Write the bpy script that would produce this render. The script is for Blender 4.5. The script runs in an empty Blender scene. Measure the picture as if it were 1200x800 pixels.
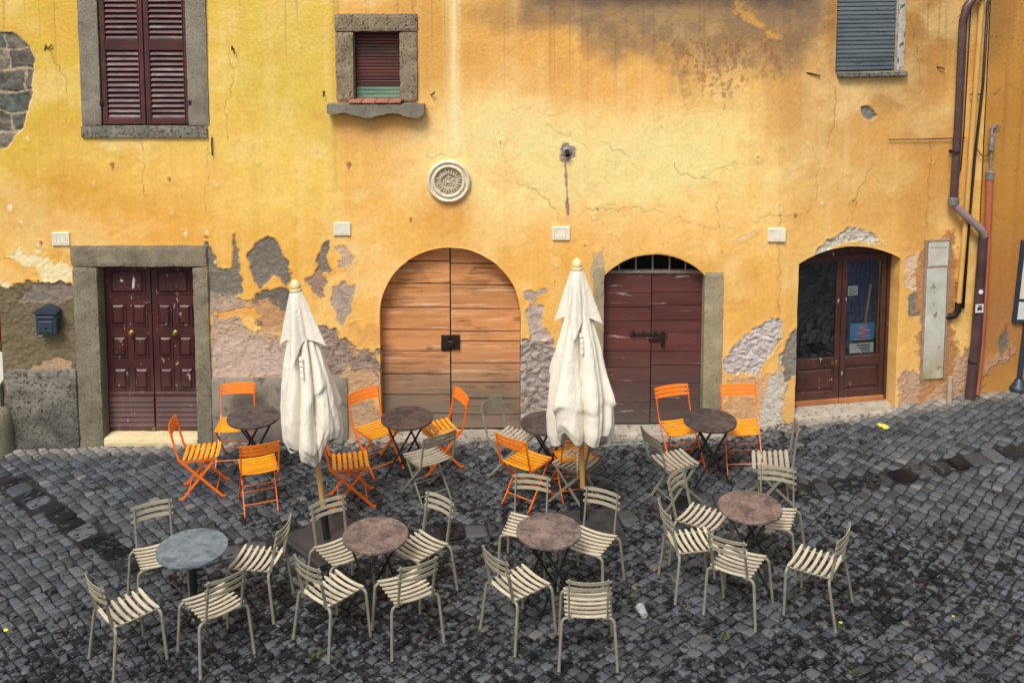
import bpy, math, random
import numpy as np
from mathutils import Matrix, Vector
random.seed(7); np.random.seed(7)
sc = bpy.context.scene
COL = sc.collection
PI = math.pi
R = math.radians

# ------------------------------------------------------------------ camera model (used to survey the place from the photograph)
F = 1230.0; PITCH = R(5.8); H = 6.0; CY = -65 + F*math.tan(PITCH); D = 12.5; TH = R(10)
def ray(px, py):
    u = (px-600)/F; v = -(py-CY)/F; c, s = math.cos(PITCH), math.sin(PITCH)
    return (u, v*s + c, v*c - s)
def at_z(px, py, z):
    d = ray(px, py); t = (z-H)/d[2]
    return (d[0]*t, d[1]*t)
def at_y(px, py, y):
    d = ray(px, py); t = y/d[1]
    return (d[0]*t, H + d[2]*t)
KX = at_y(905, 490, D)[0]                      # where the facade turns away by ten degrees
CT, ST = math.cos(TH), math.sin(TH)
def w(px, py):
    """photo point -> (distance along the facade, height)"""
    x, z = at_y(px, py, D)
    if x <= KX: return (x, z)
    d = ray(px, py); n = (-ST, CT)
    t = (n[0]*KX + n[1]*D)/(n[0]*d[0] + n[1]*d[1])
    return (KX + (d[0]*t-KX)*CT + (d[1]*t-D)*ST, H + d[2]*t)
def wpos(s, z, o=0.0):
    """facade coordinates -> world; o = how far in front of the wall"""
    if s <= KX: return Vector((s, D-o, z))
    return Vector((KX+(s-KX)*CT + ST*o, D+(s-KX)*ST - CT*o, z))
def wmat(s):
    return Matrix.Translation(wpos(s, 0)) @ Matrix.Rotation(TH if s > KX else 0, 4, 'Z')
def sm(a, b, x):
    t = np.clip((x-a)/(b-a), 0, 1); return t*t*(3-2*t)
_gx = [-40, -7, -5.8, -4.5, -3.2, -1.7, 0.4, 1.8, 2.7, 3.3, 4.3, 5.0, 6.2, 40]
_gz = [-.24, -.24, -.215, -.18, -.14, -.115, -.095, -.09, -.02, .07, .115, .19, .275, .35]
def G(x, y):
    """height of the paving: the lane climbs to the right and falls towards the gutter"""
    zw = np.interp(x, _gx, _gz)
    return zw*(0.35 + 0.65*sm(7.5, 12.0, np.asarray(y, float)))
def at_g(px, py, dz=0.0):
    z = dz
    for _ in range(6):
        x, y = at_z(px, py, z); z = float(G(x, y)) + dz
    return x, y, z-dz

# ------------------------------------------------------------------ noise
def _hash(i, j, seed):
    n = (i.astype(np.int64)*374761393 + j.astype(np.int64)*668265263 + seed*1442695041) & 0xffffffff
    n = ((n ^ (n >> 13))*1274126177) & 0xffffffff
    n = ((n ^ (n >> 16))*2246822519) & 0xffffffff
    return ((n ^ (n >> 15)) & 0xffffff)/float(0xffffff)
def vnoise(x, y, seed=0):
    i = np.floor(x); j = np.floor(y); fx = x-i; fy = y-j
    fx = fx*fx*(3-2*fx); fy = fy*fy*(3-2*fy)
    a = _hash(i, j, seed); b = _hash(i+1, j, seed); c = _hash(i, j+1, seed); d = _hash(i+1, j+1, seed)
    return (a*(1-fx)+b*fx)*(1-fy) + (c*(1-fx)+d*fx)*fy
def fbm(x, y, oct=4, seed=0, gain=.5):
    x = np.asarray(x, float); y = np.asarray(y, float); r = 0; a = 1; t = 0
    for k in range(oct):
        r = r + a*(vnoise(x*2**k + 17.3*k, y*2**k - 9.1*k, seed+k)*2-1); t += a; a *= gain
    return r/t
def cells(x, y, seed=0):
    """distance to nearest and second nearest feature point"""
    i0 = np.floor(x); j0 = np.floor(y); d1 = np.full(x.shape, 9.0); d2 = np.full(x.shape, 9.0); cid = np.zeros(x.shape)
    for di in (-1, 0, 1):
        for dj in (-1, 0, 1):
            i = i0+di; j = j0+dj
            px_ = i + .15+.7*_hash(i, j, seed); py_ = j + .15+.7*_hash(i, j, seed+91)
            d = np.hypot(x-px_, y-py_)
            n = d < d1
            d2 = np.where(n, d1, np.minimum(d2, d)); cid = np.where(n, _hash(i, j, seed+5), cid); d1 = np.where(n, d, d1)
    return d1, d2, cid

# ------------------------------------------------------------------ mesh building
class MB:
    def __init__(self): self.v = []; self.f = []
    def add(self, vs, fs):
        o = len(self.v); self.v += [tuple(p) for p in vs]; self.f += [tuple(i+o for i in f) for f in fs]; return self
    def box(self, x0, x1, y0, y1, z0, z1, M=None):
        vs = [(x, y, z) for z in (z0, z1) for y in (y0, y1) for x in (x0, x1)]
        if M is not None: vs = [M @ Vector(p) for p in vs]
        return self.add(vs, [(0,2,3,1),(4,5,7,6),(0,1,5,4),(2,6,7,3),(0,4,6,2),(1,3,7,5)])
    def bbox(self, x0, x1, y0, y1, z0, z1, b=.004, M=None):
        """box with chamfered edges"""
        cx, cy, cz = (x0+x1)/2, (y0+y1)/2, (z0+z1)/2; hx, hy, hz = (x1-x0)/2, (y1-y0)/2, (z1-z0)/2
        b = min(b, hx*.9, hy*.9, hz*.9)
        vs = []; idx = {}
        for sx in (-1, 1):
            for sy in (-1, 1):
                for sz in (-1, 1):
                    for a in range(3):
                        p = [hx-b, hy-b, hz-b]; p[a] += b
                        idx[(sx, sy, sz, a)] = len(vs); vs.append((cx+sx*p[0], cy+sy*p[1], cz+sz*p[2]))
        fs = []
        for a in range(3):
            o = [k for k in range(3) if k != a]
            for s in (-1, 1):
                q = []
                for (t, u) in ((-1,-1),(1,-1),(1,1),(-1,1)):
                    k = [0,0,0]; k[a] = s; k[o[0]] = t; k[o[1]] = u; q.append(idx[(k[0],k[1],k[2],a)])
                fs.append(tuple(q))
        for a in range(3):
            o = [k for k in range(3) if k != a]
            for t in (-1, 1):
                for u in (-1, 1):
                    k = [0,0,0]; k[o[0]] = t; k[o[1]] = u; q = []
                    for s, ax in ((-1,o[0]),(1,o[0]),(1,o[1]),(-1,o[1])):
                        k[a] = s; q.append(idx[(k[0],k[1],k[2],ax)])
                    fs.append(tuple(q))
        for sx in (-1, 1):
            for sy in (-1, 1):
                for sz in (-1, 1): fs.append(tuple(idx[(sx,sy,sz,a)] for a in range(3)))
        if M is not None: vs = [M @ Vector(p) for p in vs]
        return self.add(vs, fs)
    def raised(self, x0, x1, z0, z1, y, h, b):
        """field panel standing out of a door leaf towards -y"""
        vs = [(x0,y,z0),(x1,y,z0),(x1,y,z1),(x0,y,z1),(x0+b,y-h,z0+b),(x1-b,y-h,z0+b),(x1-b,y-h,z1-b),(x0+b,y-h,z1-b)]
        return self.add(vs, [(4,5,6,7),(0,1,5,4),(1,2,6,5),(2,3,7,6),(3,0,4,7)])
    def tube(self, pts, r, n=8, cap=True, flat=1.0):
        pts = [Vector(p) for p in pts]; rings = []; vs = []; fs = []
        rr = r if isinstance(r, (list, tuple)) else [r]*len(pts)
        up = None
        for i, p in enumerate(pts):
            d = (pts[min(i+1, len(pts)-1)] - pts[max(i-1, 0)]).normalized()
            if up is None:
                up = Vector((0,0,1)) if abs(d.z) < .9 else Vector((0,1,0))
            a = d.cross(up).normalized(); b = a.cross(d).normalized(); up = b
            for k in range(n):
                t = 2*PI*k/n
                vs.append(p + a*math.cos(t)*rr[i] + b*math.sin(t)*rr[i]*flat)
        for i in range(len(pts)-1):
            for k in range(n):
                fs.append((i*n+k, i*n+(k+1)%n, (i+1)*n+(k+1)%n, (i+1)*n+k))
        if cap:
            fs.append(tuple(range(n-1, -1, -1))); fs.append(tuple((len(pts)-1)*n+k for k in range(n)))
        return self.add(vs, fs)
    def bar(self, a, b, wd, th, side=Vector((1,0,0))):
        """flat bar from a to b; th measured along side"""
        a, b = Vector(a), Vector(b); d = (b-a).normalized(); s = Vector(side); s = (s - d*s.dot(d)).normalized(); u = d.cross(s)
        vs = [p + s*(i*th/2) + u*(j*wd/2) for p in (a, b) for i, j in ((-1,-1),(1,-1),(1,1),(-1,1))]
        return self.add(vs, [(3,2,1,0),(4,5,6,7),(0,1,5,4),(1,2,6,5),(2,3,7,6),(3,0,4,7)])
    def lathe(self, prof, n=32, M=None, close=False):
        vs = []; fs = []
        for (r, z) in prof:
            for k in range(n):
                t = 2*PI*k/n; vs.append(Vector((r*math.cos(t), r*math.sin(t), z)))
        m = len(prof)
        for i in range(m-1):
            for k in range(n): fs.append((i*n+k, i*n+(k+1)%n, (i+1)*n+(k+1)%n, (i+1)*n+k))
        if close: fs.append(tuple(range(n-1,-1,-1))); fs.append(tuple((m-1)*n+k for k in range(n)))
        if M is not None: vs = [M @ p for p in vs]
        return self.add(vs, fs)
    def prism(self, poly, y0, y1):
        """outline in x,z extruded along y (front = y0)"""
        n = len(poly); vs = [(x, y0, z) for x, z in poly] + [(x, y1, z) for x, z in poly]
        fs = [tuple(range(n)), tuple(range(2*n-1, n-1, -1))] + [(i, n+i, n+(i+1)%n, (i+1)%n) for i in range(n)]
        return self.add(vs, fs)
    def rough(self, x0, x1, y0, y1, z0, z1, cell=.05, amp=.006, rnd=.012, seed=0):
        """weathered stone block: subdivided box with worn edges"""
        nx, ny, nz = [max(1, int(round(L/cell))) for L in (x1-x0, y1-y0, z1-z0)]
        pts = {}; vs = []; fs = []
        def V(i, j, k):
            if (i,j,k) in pts: return pts[(i,j,k)]
            p = [x0+(x1-x0)*i/nx, y0+(y1-y0)*j/ny, z0+(z1-z0)*k/nz]
            e = [(1 if q == n else (-1 if q == 0 else 0)) for q, n in ((i,nx),(j,ny),(k,nz))]
            ne = sum(1 for q in e if q)
            for a in range(3):
                if ne >= 2 and e[a]: p[a] -= e[a]*rnd*(.5+random.random()*.9)*(.5 if ne == 2 else .8)
            q = np.array([p[0]*9+seed*3.7, p[1]*9+p[2]*9])
            for a in range(3):
                p[a] += float(fbm(q[0]+a*31, q[1]-a*13, 3, seed+a))*amp
            pts[(i,j,k)] = len(vs); vs.append(tuple(p)); return pts[(i,j,k)]
        for i in range(nx):
            for j in range(ny):
                for k in (0, nz):
                    q = (V(i,j,k),V(i+1,j,k),V(i+1,j+1,k),V(i,j+1,k)); fs.append(q if k else q[::-1])
        for i in range(nx):
            for k in range(nz):
                for j in (0, ny):
                    q = (V(i,j,k),V(i+1,j,k),V(i+1,j,k+1),V(i,j,k+1)); fs.append(q if not j else q[::-1])
        for j in range(ny):
            for k in range(nz):
                for i in (0, nx):
                    q = (V(i,j,k),V(i,j+1,k),V(i,j+1,k+1),V(i,j,k+1)); fs.append(q if i else q[::-1])
        return self.add(vs, fs)
    def mesh(self, name, m, smooth=False):
        me = bpy.data.meshes.new(name); me.from_pydata(self.v, [], self.f); me.update()
        if m: me.materials.append(m)
        if smooth:
            me.polygons.foreach_set('use_smooth', [True]*len(me.polygons))
            if smooth is not True: me.set_sharp_from_angle(angle=smooth)
        return me

W = {}
def put(o, M=None, parent=None):
    M = M if M is not None else Matrix.Identity(4)
    if o.name not in COL.objects: COL.objects.link(o)
    W[o.name] = M
    if parent:
        o.parent = parent; o.matrix_basis = W[parent.name].inverted() @ M
    else: o.matrix_basis = M
    return o
def part(name, mb, m, parent, M=None, smooth=False, label=None):
    """M None: the mesh is written in its parent's own frame"""
    me = mb if isinstance(mb, bpy.types.Mesh) else mb.mesh(name, m, smooth)
    o = bpy.data.objects.new(name, me)
    put(o, M if M is not None else (W[parent.name] if parent else None), parent)
    if label: o['label'] = label
    return o
def tag(o, label=None, cat=None, group=None, kind=None):
    for k, v in (('label', label), ('category', cat), ('group', group), ('kind', kind)):
        if v: o[k] = v
    return o
def thing(name, label, cat, M=None, group=None):
    return tag(put(bpy.data.objects.new(name, None), M), label, cat, group)
def single(name, mb, m, label, cat, M=None, group=None, smooth=False):
    return tag(part(name, mb, m, None, M, smooth), label, cat, group)
def copy_tree(o, M, label=None, mats=None):
    c = o.copy(); COL.objects.link(c); W[c.name] = M; c.matrix_basis = M
    if label: c['label'] = label
    def kids(a, b):
        for ch in [x for x in W_children.get(a.name, [])]:
            d = ch.copy(); COL.objects.link(d); d.parent = b
            if mats:
                for sl in d.material_slots:
                    nm = mats.get(sl.material.name)
                    if nm: sl.link = 'OBJECT'; sl.material = nm
            kids(ch, d)
    kids(o, c); return c
W_children = {}
def index_children():
    W_children.clear()
    for o in bpy.data.objects:
        if o.parent: W_children.setdefault(o.parent.name, []).append(o)

# ------------------------------------------------------------------ materials
def lin(r, g, b, k=1.0):
    def f(c):
        c /= 255.0
        return c/12.92 if c <= .04045 else ((c+.055)/1.055)**2.4
    return (f(r)*k, f(g)*k, f(b)*k)
def new_mat(name):
    m = bpy.data.materials.new(name); m.use_nodes = True
    nt = m.node_tree; b = nt.nodes['Principled BSDF']
    return m, nt, b
class N:
    def __init__(self, nt): self.nt = nt
    def n(self, t, **k):
        a = self.nt.nodes.new(t)
        for q, v in k.items(): setattr(a, q, v)
        return a
    def l(self, a, b): self.nt.links.new(a, b)
    def coords(self, scale=(1,1,1), loc=(0,0,0), kind='Object'):
        if kind == 'World': o = self.n('ShaderNodeNewGeometry').outputs['Position']
        else: o = self.n('ShaderNodeTexCoord').outputs[kind]
        mp = self.n('ShaderNodeMapping'); mp.inputs['Scale'].default_value = scale; mp.inputs['Location'].default_value = loc
        self.l(o, mp.inputs['Vector']); return mp.outputs['Vector']
    def noise(self, vec, scale, detail=4, rough=.55, dist=0):
        a = self.n('ShaderNodeTexNoise'); a.inputs['Scale'].default_value = scale; a.inputs['Detail'].default_value = detail
        a.inputs['Roughness'].default_value = rough; a.inputs['Distortion'].default_value = dist
        if vec is not None: self.l(vec, a.inputs['Vector'])
        return a.outputs['Fac']
    def ramp(self, fac, stops):
        a = self.n('ShaderNodeValToRGB'); cr = a.color_ramp
        while len(cr.elements) < len(stops): cr.elements.new(.5)
        for e, (p, c) in zip(cr.elements, stops):
            e.position = p; e.color = (c, c, c, 1) if isinstance(c, (int, float)) else (*c[:3], 1)
        self.l(fac, a.inputs['Fac']); return a.outputs['Color']
    def mix(self, fac, a, b, mode='MIX'):
        x = self.n('ShaderNodeMix', data_type='RGBA', blend_type=mode)
        for v, s in ((fac, 0), (a, 6), (b, 7)):
            i = x.inputs[s]
            if isinstance(v, (int, float)): i.default_value = v
            elif isinstance(v, tuple): i.default_value = (*v[:3], 1)
            else: self.l(v, i)
        return x.outputs[2]
    def math(self, op, a, b=0.0, c=None):
        x = self.n('ShaderNodeMath', operation=op)
        for v, s in ((a, 0), (b, 1), (c, 2)):
            if v is None: continue
            if isinstance(v, (int, float)): x.inputs[s].default_value = v
            else: self.l(v, x.inputs[s])
        return x.outputs[0]
    def bump(self, h, strength=.4, dist=.01, nrm=None):
        x = self.n('ShaderNodeBump'); x.inputs['Strength'].default_value = strength; x.inputs['Distance'].default_value = dist
        self.l(h, x.inputs['Height'])
        if nrm is not None: self.l(nrm, x.inputs['Normal'])
        return x.outputs['Normal']
def basic(name, c1, c2, scale=8, rough=(.4,.6), bump=.2, bscale=60, bdist=.004, metallic=0, stretch=(1,1,1), chips=None, island=0, spec=.5, coord='Object', dirt=None):
    m, nt, b = new_mat(name); q = N(nt)
    v = q.coords(stretch, kind=coord)
    f = q.noise(v, scale, 5, .6)
    c = q.mix(q.ramp(f, [(.3, 0), (.7, 1)]), c1, c2)
    if island:
        g = q.n('ShaderNodeNewGeometry').outputs['Random Per Island']
        c = q.mix(1.0, c, q.ramp(g, [(0, 1-island), (1, 1+island*.3)]), 'MULTIPLY')
    oi = q.n('ShaderNodeObjectInfo').outputs['Random']
    c = q.mix(1.0, c, q.ramp(oi, [(0, .86), (1, 1.02)]), 'MULTIPLY')
    r = q.ramp(q.noise(v, scale*2.3, 3), [(.3, rough[0]), (.7, rough[1])])
    if dirt:        # (colour, z where it is full, z where it ends, amount)
        sx = q.n('ShaderNodeSeparateXYZ'); q.l(q.coords((1,1,1), kind='World'), sx.inputs[0])
        k = q.n('ShaderNodeMapRange'); q.l(sx.outputs[2], k.inputs[0])
        k.inputs[1].default_value = dirt[1]; k.inputs[2].default_value = dirt[2]; k.inputs[3].default_value = dirt[3]; k.inputs[4].default_value = 0
        kk = q.math('MULTIPLY', k.outputs[0], q.ramp(q.noise(v, scale*.8, 6, .7), [(.3, .4), (.6, 1.3)]))
        c = q.mix(q.math('MINIMUM', kk, 1.0), c, dirt[0])
    h = q.noise(v, bscale, 4)
    if chips:       # (colour, threshold, scale, stretch)
        v2 = q.coords(chips[3], kind=coord)
        cm = q.ramp(q.noise(v2, chips[2], 6, .68, .3), [(chips[1], 0), (chips[1]+.03, 1)])
        c = q.mix(cm, c, chips[0])
        h = q.math('SUBTRACT', h, q.math('MULTIPLY', cm, .8))
    q.l(c, b.inputs['Base Color']); q.l(r, b.inputs['Roughness'])
    b.inputs['Metallic'].default_value = metallic; b.inputs['Specular IOR Level'].default_value = spec
    q.l(q.bump(h, bump, bdist), b.inputs['Normal'])
    return m
MAT = {}
def mk():
    g = MAT
    g['stone'] = basic('grey_peperino_stone', lin(118,110,96), lin(152,144,128), 5, (.75,.95), .7, 75, .006, chips=(lin(88,80,68), .57, 70, (1,1,1)), coord='World')
    g['stone_dark'] = basic('dark_stained_stone', lin(88,84,74), lin(152,146,132), 4, (.75,.95), 1.0, 30, .012, chips=(lin(72,68,60), .56, 28, (1,1,1)), coord='World', dirt=(lin(60,58,54), -.2, .6, .75))
    g['stone_mossy'] = basic('weathered_olive_stone', lin(120,111,90), lin(156,146,120), 4, (.75,.95), .8, 75, .007, chips=(lin(86,78,60), .57, 65, (1,1,1)), coord='World', dirt=(lin(92,90,76), -.2, 1.1, .5))
    g['jamb'] = basic('ochre_grey_jamb_stone', lin(142,130,100), lin(176,162,130), 4, (.75,.95), .7, 70, .006, coord='World', chips=(lin(112,100,76), .58, 60, (1,1,1)), dirt=(lin(104,100,84), -.1, .9, .5))
    g['bars'] = basic('weathered_grey_bars', lin(120,110,98), lin(150,138,122), 20, (.5,.7), .3)
    g['travertine'] = basic('pale_travertine', lin(206,186,138), lin(226,208,168), 5, (.6,.85), .5, 50, .006, chips=(lin(150,130,96), .64, 30, (1,1,3)), coord='World')
    g['step'] = basic('worn_step_stone', lin(150,140,126), lin(188,176,158), 5, (.55,.8), .6, 40, .008, chips=(lin(104,98,88), .58, 18, (1,1,1)), coord='World')
    g['marble'] = basic('white_marble_tile', lin(226,216,192), lin(240,232,212), 12, (.35,.5), .1, 60, .002)
    g['carved'] = basic('carved_limestone', lin(196,180,152), lin(228,216,194), 14, (.7,.9), .4, 90, .004, chips=(lin(140,120,98), .63, 40, (1,1,1)))
    plum = lin(88,45,43); plum2 = lin(62,32,32)
    g['plum'] = basic('plum_door_paint', plum2, plum, 5, (.35,.55), .35, 30, .004, stretch=(1,1,.35), chips=(lin(170,146,134), .63, 16, (1,1,.5)), coord='World', island=.1, dirt=(lin(120,92,86), .0, .75, .45))
    g['plum_louvre'] = basic('plum_shutter_paint', lin(64,36,37), lin(96,52,50), 6, (.4,.6), .3, 40, .003, stretch=(.4,1,1), chips=(lin(160,132,122), .67, 12, (.4,1,1.5)), coord='World', island=.22)
    g['plum_plank'] = basic('plum_plank_paint', lin(82,43,41), lin(114,63,58), 4, (.45,.7), .6, 26, .007, stretch=(.16,1,1.2), chips=(lin(164,140,128), .61, 9, (.14,1,1.6)), coord='World', island=.24, dirt=(lin(88,78,72), .0, 1.05, 1.1))
    g['brown_door'] = basic('chipped_brown_paint', lin(58,33,30), lin(84,50,44), 5, (.35,.55), .4, 30, .004, chips=(lin(206,188,160), .635, 10, (1,1,.4)), coord='World')
    g['rust_wood'] = basic('bare_weathered_wood', lin(140,84,44), lin(190,124,70), 8, (.6,.8), .5, 40, .005, stretch=(.2,1,1), coord='World')
    g['iron'] = basic('dark_iron', lin(34,30,28), lin(66,54,48), 20, (.45,.65), .4, 90, .003, metallic=.6)
    g['brass'] = basic('brass', lin(140,116,60), lin(178,150,84), 20, (.3,.45), .1, 60, .001, metallic=.9)
    g['dark'] = basic('dark_interior', lin(24,23,22), lin(32,30,29), 3, (.8,.9), .0)
    g['blind'] = basic('faded_roller_blind', lin(46,36,32), lin(104,50,44), 3, (.5,.7), .5, 60, .003, stretch=(.25,1,2), chips=(lin(150,140,130), .66, 14, (.12,1,3)), coord='World', island=.25)
    g['blind_green'] = basic('faded_green_blind', lin(86,124,100), lin(120,152,126), 6, (.5,.7), .4, 60, .003, stretch=(.2,1,1), chips=(lin(60,84,70), .6, 14, (.12,1,2)), coord='World')
    g['blind_grey'] = basic('grey_blue_roller', lin(74,84,90), lin(108,118,122), 4, (.45,.6), .3, 60, .003, stretch=(.3,1,1.5), chips=(lin(60,66,70), .62, 12, (.2,1,2)), coord='World', island=.12)
    g['terracotta'] = basic('terracotta_tile', lin(156,96,78), lin(190,132,110), 14, (.7,.9), .5, 70, .005, island=.2)
    g['white_worn'] = basic('worn_white_paint', lin(170,160,148), lin(206,198,184), 8, (.5,.7), .4, 50, .004, chips=(lin(96,76,62), .58, 16, (1,1,.4)), coord='World')
    g['mailbox'] = basic('dark_blue_grey_paint', lin(44,54,66), lin(58,70,82), 9, (.4,.55), .3, 80, .002, chips=(lin(96,100,104), .72, 20, (1,1,1)))
    g['pipe_brown'] = basic('dark_purplish_pipe', lin(66,46,44), lin(90,68,66), 4, (.4,.55), .2, 40, .003, chips=(lin(140,120,116), .7, 10, (1,1,.5)), coord='World')
    g['pipe_ochre'] = basic('ochre_pipe_paint', lin(196,148,74), lin(214,168,96), 5, (.45,.6), .2, 40, .003, coord='World')
    g['pipe_orange'] = basic('orange_pipe_paint', lin(160,82,52), lin(182,104,74), 5, (.45,.6), .2, 40, .003, chips=(lin(206,160,130), .68, 10, (1,1,.5)), coord='World')
    g['pipe_grey'] = basic('galvanised_metal', lin(120,120,118), lin(160,158,154), 12, (.4,.6), .2, 60, .002, metallic=.4)
    g['cable'] = basic('black_cable', lin(34,28,26), lin(52,42,38), 12, (.5,.7), .1)
    g['panel'] = basic('grimy_white_panel', lin(176,174,160), lin(206,204,192), 5, (.5,.7), .5, 30, .005, chips=(lin(146,124,90), .61, 9, (1,1,.6)), coord='World', dirt=(lin(150,120,60), .45, 1.05, .8))
    g['sign_blue'] = basic('dark_blue_sign_frame', lin(34,46,58), lin(46,60,72), 8, (.35,.5), .1)
    g['sign_face'] = basic('pale_sign_sheet', lin(206,194,168), lin(224,214,192), 2, (.25,.4), .02)
    g['ink'] = basic('dark_ink', lin(50,46,60), lin(66,60,72), 8, (.5,.6), 0)
    g['paper'] = basic('white_paper', lin(206,208,200), lin(222,224,216), 8, (.5,.7), .05)
    g['poster_blue'] = basic('blue_print', lin(40,120,190), lin(80,170,220), 3, (.35,.5), 0)
    g['poster_pink'] = basic('pink_print', lin(196,92,150), lin(214,130,176), 5, (.35,.5), 0)
    g['sheet_blue'] = basic('blue_sheet', lin(14,44,104), lin(24,66,134), 3, (.6,.8), .1)
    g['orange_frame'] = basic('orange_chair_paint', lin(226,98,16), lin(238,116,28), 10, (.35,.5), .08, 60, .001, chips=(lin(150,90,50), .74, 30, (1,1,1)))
    g['orange_seat'] = basic('sky_lit_orange_seat_paint', lin(240,148,16), lin(250,172,40), 10, (.32,.48), .08, 60, .001, island=.08, chips=(lin(150,90,30), .72, 30, (1,1,1)))  # yellower copy of the chair paint; skylight painted into the seat colour
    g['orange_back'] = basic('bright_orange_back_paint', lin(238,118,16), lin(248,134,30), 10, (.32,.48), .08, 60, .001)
    g['beige_frame'] = basic('shaded_beige_tube_paint', lin(112,108,94), lin(138,133,116), 10, (.4,.55), .1, 60, .001, chips=(lin(100,92,76), .7, 30, (1,1,1)))  # darkened copy of the slat paint; shade put into the frame colour
    g['beige_seat'] = basic('sky_lit_beige_slat_paint', lin(190,178,152), lin(212,200,176), 10, (.38,.52), .1, 60, .001, island=.07, chips=(lin(150,132,100), .7, 26, (1,1,1)))  # same paint as the frame, lightened: light from above painted in
    g['beige_back'] = basic('shaded_beige_back_paint', lin(146,139,116), lin(168,160,138), 10, (.4,.52), .1, 60, .001, island=.06)  # same paint again, dulled: shade on the backrest put into the colour
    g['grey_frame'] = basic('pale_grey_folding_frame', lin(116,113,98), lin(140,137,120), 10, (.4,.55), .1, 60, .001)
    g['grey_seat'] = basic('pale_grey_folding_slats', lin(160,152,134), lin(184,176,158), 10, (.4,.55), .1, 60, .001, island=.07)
    g['black_metal'] = basic('black_steel', lin(26,26,28), lin(40,40,42), 12, (.35,.5), .1)
    def top(name, a, b_, c, r):
        m, nt, b = new_mat(name); q = N(nt); oi = q.n('ShaderNodeObjectInfo')
        v = q.n('ShaderNodeTexCoord').outputs['Object']
        va = q.n('ShaderNodeVectorMath', operation='ADD'); q.l(v, va.inputs[0])
        mu = q.math('MULTIPLY', oi.outputs['Random'], 40.0); cb = q.n('ShaderNodeCombineXYZ'); q.l(mu, cb.inputs[0]); q.l(mu, cb.inputs[1]); q.l(cb.outputs[0], va.inputs[1])
        v = va.outputs[0]
        f1 = q.noise(v, 9, 6, .7, .5); f2 = q.noise(v, 55, 5, .75)
        col = q.mix(q.ramp(f1, [(.38, 0), (.62, 1)]), a, b_)
        col = q.mix(q.ramp(f2, [(.5, 0), (.6, .85)]), col, c)
        wet = q.ramp(q.noise(v, 9, 5, .6, .4), [(.42, 0), (.54, 1)])
        q.l(col, b.inputs['Base Color']); q.l(q.mix(wet, r[1], r[0]) if False else q.ramp(wet, [(0, r[1]), (1, r[0])]), b.inputs['Roughness'])
        q.l(q.bump(f2, .25, .002), b.inputs['Normal']); return m
    g['top_dark'] = top('charcoal_table_top', lin(52,47,48), lin(88,80,80), lin(36,32,32), (.3, .55))
    g['top_brown'] = top('rusty_mauve_table_top', lin(86,72,69), lin(134,116,110), lin(52,43,41), (.35, .6))
    g['top_blue'] = top('blue_grey_table_top', lin(70,82,92), lin(120,132,140), lin(92,104,112), (.28, .5))
    g['canvas'] = basic('off_white_canvas', lin(224,215,196), lin(236,228,211), 3, (.8,.95), .15, 220, .002, chips=(lin(206,198,180), .64, 5, (1,1,.4)))
    m = g['canvas']; q = N(m.node_tree); bs = m.node_tree.nodes['Principled BSDF']; old = bs.inputs['Normal'].links[0].from_socket
    v = q.coords((1,1,.22)); r1 = q.math('ABSOLUTE', q.math('SUBTRACT', q.noise(v, 14, 4, .6, 1.2), .5)); r2 = q.math('ABSOLUTE', q.math('SUBTRACT', q.noise(q.coords((1,1,.8)), 9, 3, .5, 1.0), .5))
    q.l(q.bump(q.math('ADD', r1, q.math('MULTIPLY', r2, .4)), .5, .04, old), bs.inputs['Normal'])
    g['pole_wood'] = basic('varnished_pole_wood', lin(176,128,70), lin(204,158,96), 10, (.4,.55), .2, 50, .002, stretch=(3,3,.3))
    g['finial'] = basic('cream_turned_wood', lin(222,200,140), lin(236,218,170), 12, (.45,.6), .1)
    g['litter_leaf'] = basic('yellow_leaf', lin(214,204,60), lin(236,230,90), 40, (.5,.7), .1)
    g['weed'] = basic('green_weed', lin(58,74,32), lin(96,106,48), 30, (.6,.8), .1)
    g['green_cable'] = basic('pale_green_hose', lin(110,160,140), lin(140,184,160), 10, (.5,.6), .1)
    g['red_paint'] = basic('red_paint', lin(150,24,24), lin(176,36,34), 4, (.3,.45), .05)
    g['grey_paint'] = basic('pale_grey_paint', lin(168,170,164), lin(186,188,182), 4, (.4,.55), .1)
    g['blue_lid'] = basic('blue_plastic', lin(30,60,120), lin(44,80,150), 4, (.4,.5), .05)
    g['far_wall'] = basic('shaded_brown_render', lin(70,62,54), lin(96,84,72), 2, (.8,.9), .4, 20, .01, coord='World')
    # glass
    m, nt, b = new_mat('window_glass'); b.inputs['Base Color'].default_value = (.9,.95,.95,1); b.inputs['Roughness'].default_value = .03
    b.inputs['Transmission Weight'].default_value = 1.0; b.inputs['IOR'].default_value = 1.9
    q = N(nt); q.l(q.bump(q.noise(q.coords((1,1,1)), 2.2, 2), .12, .02), b.inputs['Normal']); g['glass'] = m
    m, nt, b = new_mat('clear_plastic'); b.inputs['Base Color'].default_value = (.85,.87,.88,1); b.inputs['Roughness'].default_value = .2
    b.inputs['Transmission Weight'].default_value = .8; b.inputs['IOR'].default_value = 1.25; g['plastic'] = m
    # plaster (colours come from the surveyed paint and damage of the facade)
    m, nt, b = new_mat('old_ochre_plaster'); q = N(nt)
    a = q.n('ShaderNodeAttribute', attribute_name='Col').outputs['Color']; ra = q.n('ShaderNodeAttribute', attribute_name='rub').outputs['Fac']
    v = q.coords((1,1,1), kind='World')
    n1 = q.noise(v, 22, 6, .68); n2 = q.noise(v, 130, 3, .6); n3 = q.noise(v, 4, 5, .6, .6)
    c = q.mix(1.0, a, q.ramp(n1, [(.28, .9), (.72, 1.08)]), 'MULTIPLY')
    c = q.mix(q.ramp(n3, [(.4, 0.0), (.75, .22)]), c, q.mix(1.0, c, (1.0,.8,.55), 'MULTIPLY'))
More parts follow.
